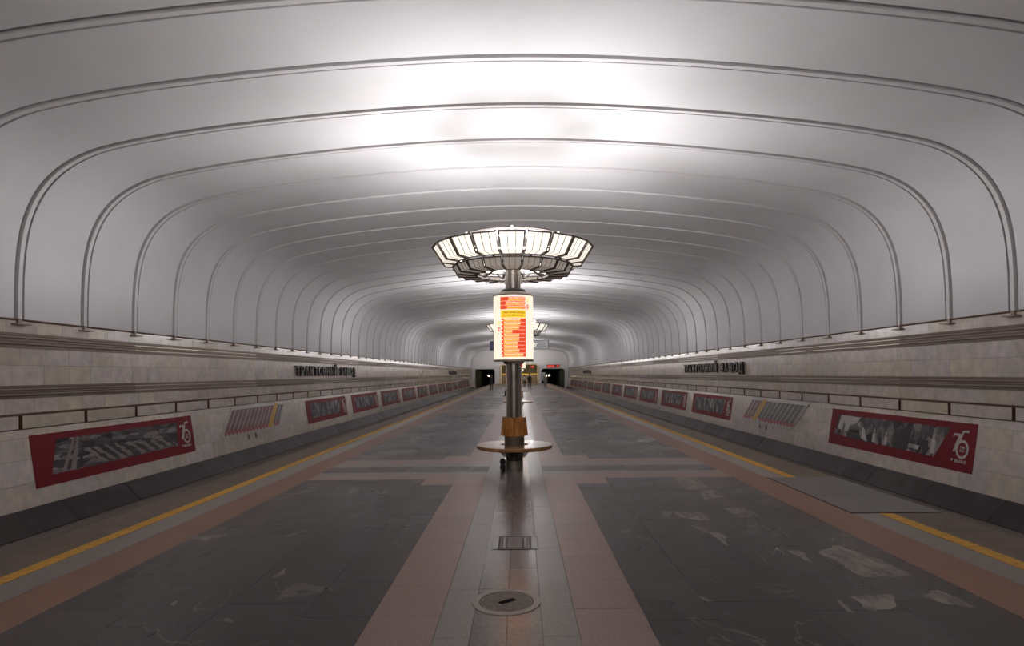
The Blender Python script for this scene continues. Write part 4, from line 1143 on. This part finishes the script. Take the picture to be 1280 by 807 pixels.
# ================================================================== PEOPLE
def person(label, loc, rotz, height, pose, top, legs, hair, coat=None, bag=False):
    t = empty('person', loc, rotz); tag(t, label, 'person', 'people on the platform')
    k = height / 1.75
    if pose == 'sit':
        J = {'pel': (0, 0, .50), 'belly': (0, .03, .70), 'chest': (0, .02, .92), 'neck': (0, -.02, 1.10), 'head0': (0, -.05, 1.17), 'head': (0, -.06, 1.30),
             'hL': (-.10, -.02, .50), 'kL': (-.13, -.42, .50), 'aL': (-.13, -.40, .09), 'tL': (-.14, -.56, .04),
             'hR': (.10, -.02, .50), 'kR': (.12, -.42, .52), 'aR': (.10, -.46, .09), 'tR': (.10, -.62, .04),
             'sL': (-.19, .0, 1.02), 'eL': (-.25, -.06, .76), 'wL': (-.14, -.28, .64), 'nL': (-.10, -.36, .62),
             'sR': (.19, .0, 1.02), 'eR': (.25, -.06, .76), 'wR': (.14, -.28, .64), 'nR': (.10, -.36, .62)}
    else:
        w_ = 0.16 if pose == 'walk' else 0.02
        J = {'pel': (0, 0, .95), 'belly': (0, -.01, 1.12), 'chest': (0, -.01, 1.33), 'neck': (0, 0, 1.50), 'head0': (0, -.02, 1.56), 'head': (0, -.03, 1.68),
             'hL': (-.095, 0, .90), 'kL': (-.10, -w_ * .8, .50), 'aL': (-.10, -w_ * 1.1, .09), 'tL': (-.11, -w_ * 1.1 - .15, .04),
             'hR': (.095, 0, .90), 'kR': (.10, w_ * .3, .50), 'aR': (.10, w_ * 1.5, .09), 'tR': (.11, w_ * 1.5 - .15, .04),
             'sL': (-.19, 0, 1.43), 'eL': (-.25, .03 + w_ * .5, 1.16), 'wL': (-.25, -.05 + w_ * .3, .93), 'nL': (-.24, -.08 + w_ * .2, .82),
             'sR': (.19, 0, 1.43), 'eR': (.25, .03 - w_ * .5, 1.16), 'wR': (.25, -.08 - w_ * .6, .94), 'nR': (.24, -.12 - w_ * .7, .84)}
    RAD = {'pel': (.15, .11), 'belly': (.14, .10), 'chest': (.165, .11), 'neck': (.055, .055), 'head0': (.06, .07), 'head': (.08, .10), 'h': (.095, .095), 'k': (.06, .06), 'a': (.045, .045), 't': (.045, .03), 's': (.06, .06), 'e': (.045, .045), 'w': (.03, .03), 'n': (.035, .02)}
    E = [('pel', 'belly'), ('belly', 'chest'), ('chest', 'neck'), ('neck', 'head0'), ('head0', 'head')]
    for q in 'LR': E += [('pel', 'h' + q), ('h' + q, 'k' + q), ('k' + q, 'a' + q), ('a' + q, 't' + q), ('chest', 's' + q), ('s' + q, 'e' + q), ('e' + q, 'w' + q), ('w' + q, 'n' + q)]
    names = list(J)
    me = bpy.data.meshes.new('skeleton'); me.from_pydata([tuple(c * k for c in J[n]) for n in names], [(names.index(a), names.index(b)) for a, b in E], [])
    o = bpy.data.objects.new('skeleton', me); COL.objects.link(o)
    md = o.modifiers.new('skin', 'SKIN'); sub = o.modifiers.new('sub', 'SUBSURF'); sub.levels = 1; sub.render_levels = 1
    for i, n in enumerate(names):
        sv = me.skin_vertices[0].data[i]; r = RAD.get(n) or RAD[n[0]]; sv.radius = (r[0] * k, r[1] * k); sv.use_root = (n == 'pel')
    dg = bpy.context.evaluated_depsgraph_get(); ev = bpy.data.meshes.new_from_object(o.evaluated_get(dg)); ev.name = 'body'
    bpy.data.objects.remove(o); bpy.data.meshes.remove(me)
    ev.materials.clear()
    for m_ in (legs, top, 'skin', 'cloth_black'): ev.materials.append(MATS[m_])
    sit = pose == 'sit'; wz = (0.56 if sit else 0.98) * k; nz = (1.10 if sit else 1.50) * k
    for p in ev.polygons:
        c = p.center; p.use_smooth = True
        hand = abs(c.x) > 0.2 * k and (0.80 * k < c.z < 0.92 * k) and not sit
        p.material_index = 2 if (c.z > nz or hand) else (3 if c.z < 0.08 * k else (0 if c.z < wz and not abs(c.x) > 0.2 * k else 1))
    obj('body', ev, t)
    hd = J['head']; hb = MB()
    hb.lathe([(0.0001, 0.135), (0.06, 0.12), (0.10, 0.06), (0.108, 0.0), (0.098, -0.05), (0.085, -0.09)], 14, math.radians(-20), math.radians(200), c=(hd[0] * k, hd[1] * k + 0.01, hd[2] * k))
    hb.lathe([(0.0001, 0.135), (0.06, 0.12), (0.10, 0.07)], 14, c=(hd[0] * k, hd[1] * k + 0.01, hd[2] * k))
    hb.build('hair', hair, t)
    fc = MB()
    fc.tube([(hd[0] * k, (hd[1] - .10) * k, (hd[2] + .01) * k), (hd[0] * k, (hd[1] - .135) * k, (hd[2] - .035) * k)], [0.008, 0.014], 6); fc.build('nose', 'skin', t)
    if coat:
        cb = MB(); cb.lathe([(0.20 * k, 0.55 * k), (0.215 * k, 0.58 * k), (0.20 * k, 0.9 * k), (0.175 * k, 1.1 * k), (0.19 * k, 1.35 * k), (0.12 * k, 1.49 * k)], 18)
        cb.v = [(x * 1.05, y * 0.75, z) for x, y, z in cb.v]; cb.build('coat', coat, t)
    if bag:
        b = MB(); b.box(-0.15 * k, 0.15 * k, 0.12 * k, 0.24 * k, 1.05 * k, 1.45 * k); b.build('backpack', 'cloth_black', t)
def fp(px, Z): return (CAMX + (px - VPX) / F * Z, Z, 0.0)
person('person in dark clothes standing alone near the left tunnel mouth', fp(614.5, 63), 0.3, 1.56, 'stand', 'cloth_navy', 'cloth_black', 'hair_fair')
person('person in a grey knee-length coat near the right tunnel mouth', fp(681.8, 71), 3.3, 1.62, 'stand', 'cloth_grey', 'cloth_black', 'hair_brown', coat='cloth_grey')
person('person in black walking with a backpack toward the far stairs', fp(662, 69), 2.9, 1.68, 'walk', 'cloth_black', 'cloth_black', 'hair_brown', bag=True)
person('person in a white top standing by the far end columns', fp(655.6, 74), 0.2, 1.55, 'walk', 'cloth_white', 'cloth_navy', 'hair_brown')
person('person in dark clothes seated on the left of the third bench', (-0.60, COLS[2] - 0.30, 0), -PI / 2 + 0.12, 1.74, 'sit', 'cloth_black', 'cloth_black', 'hair_brown')
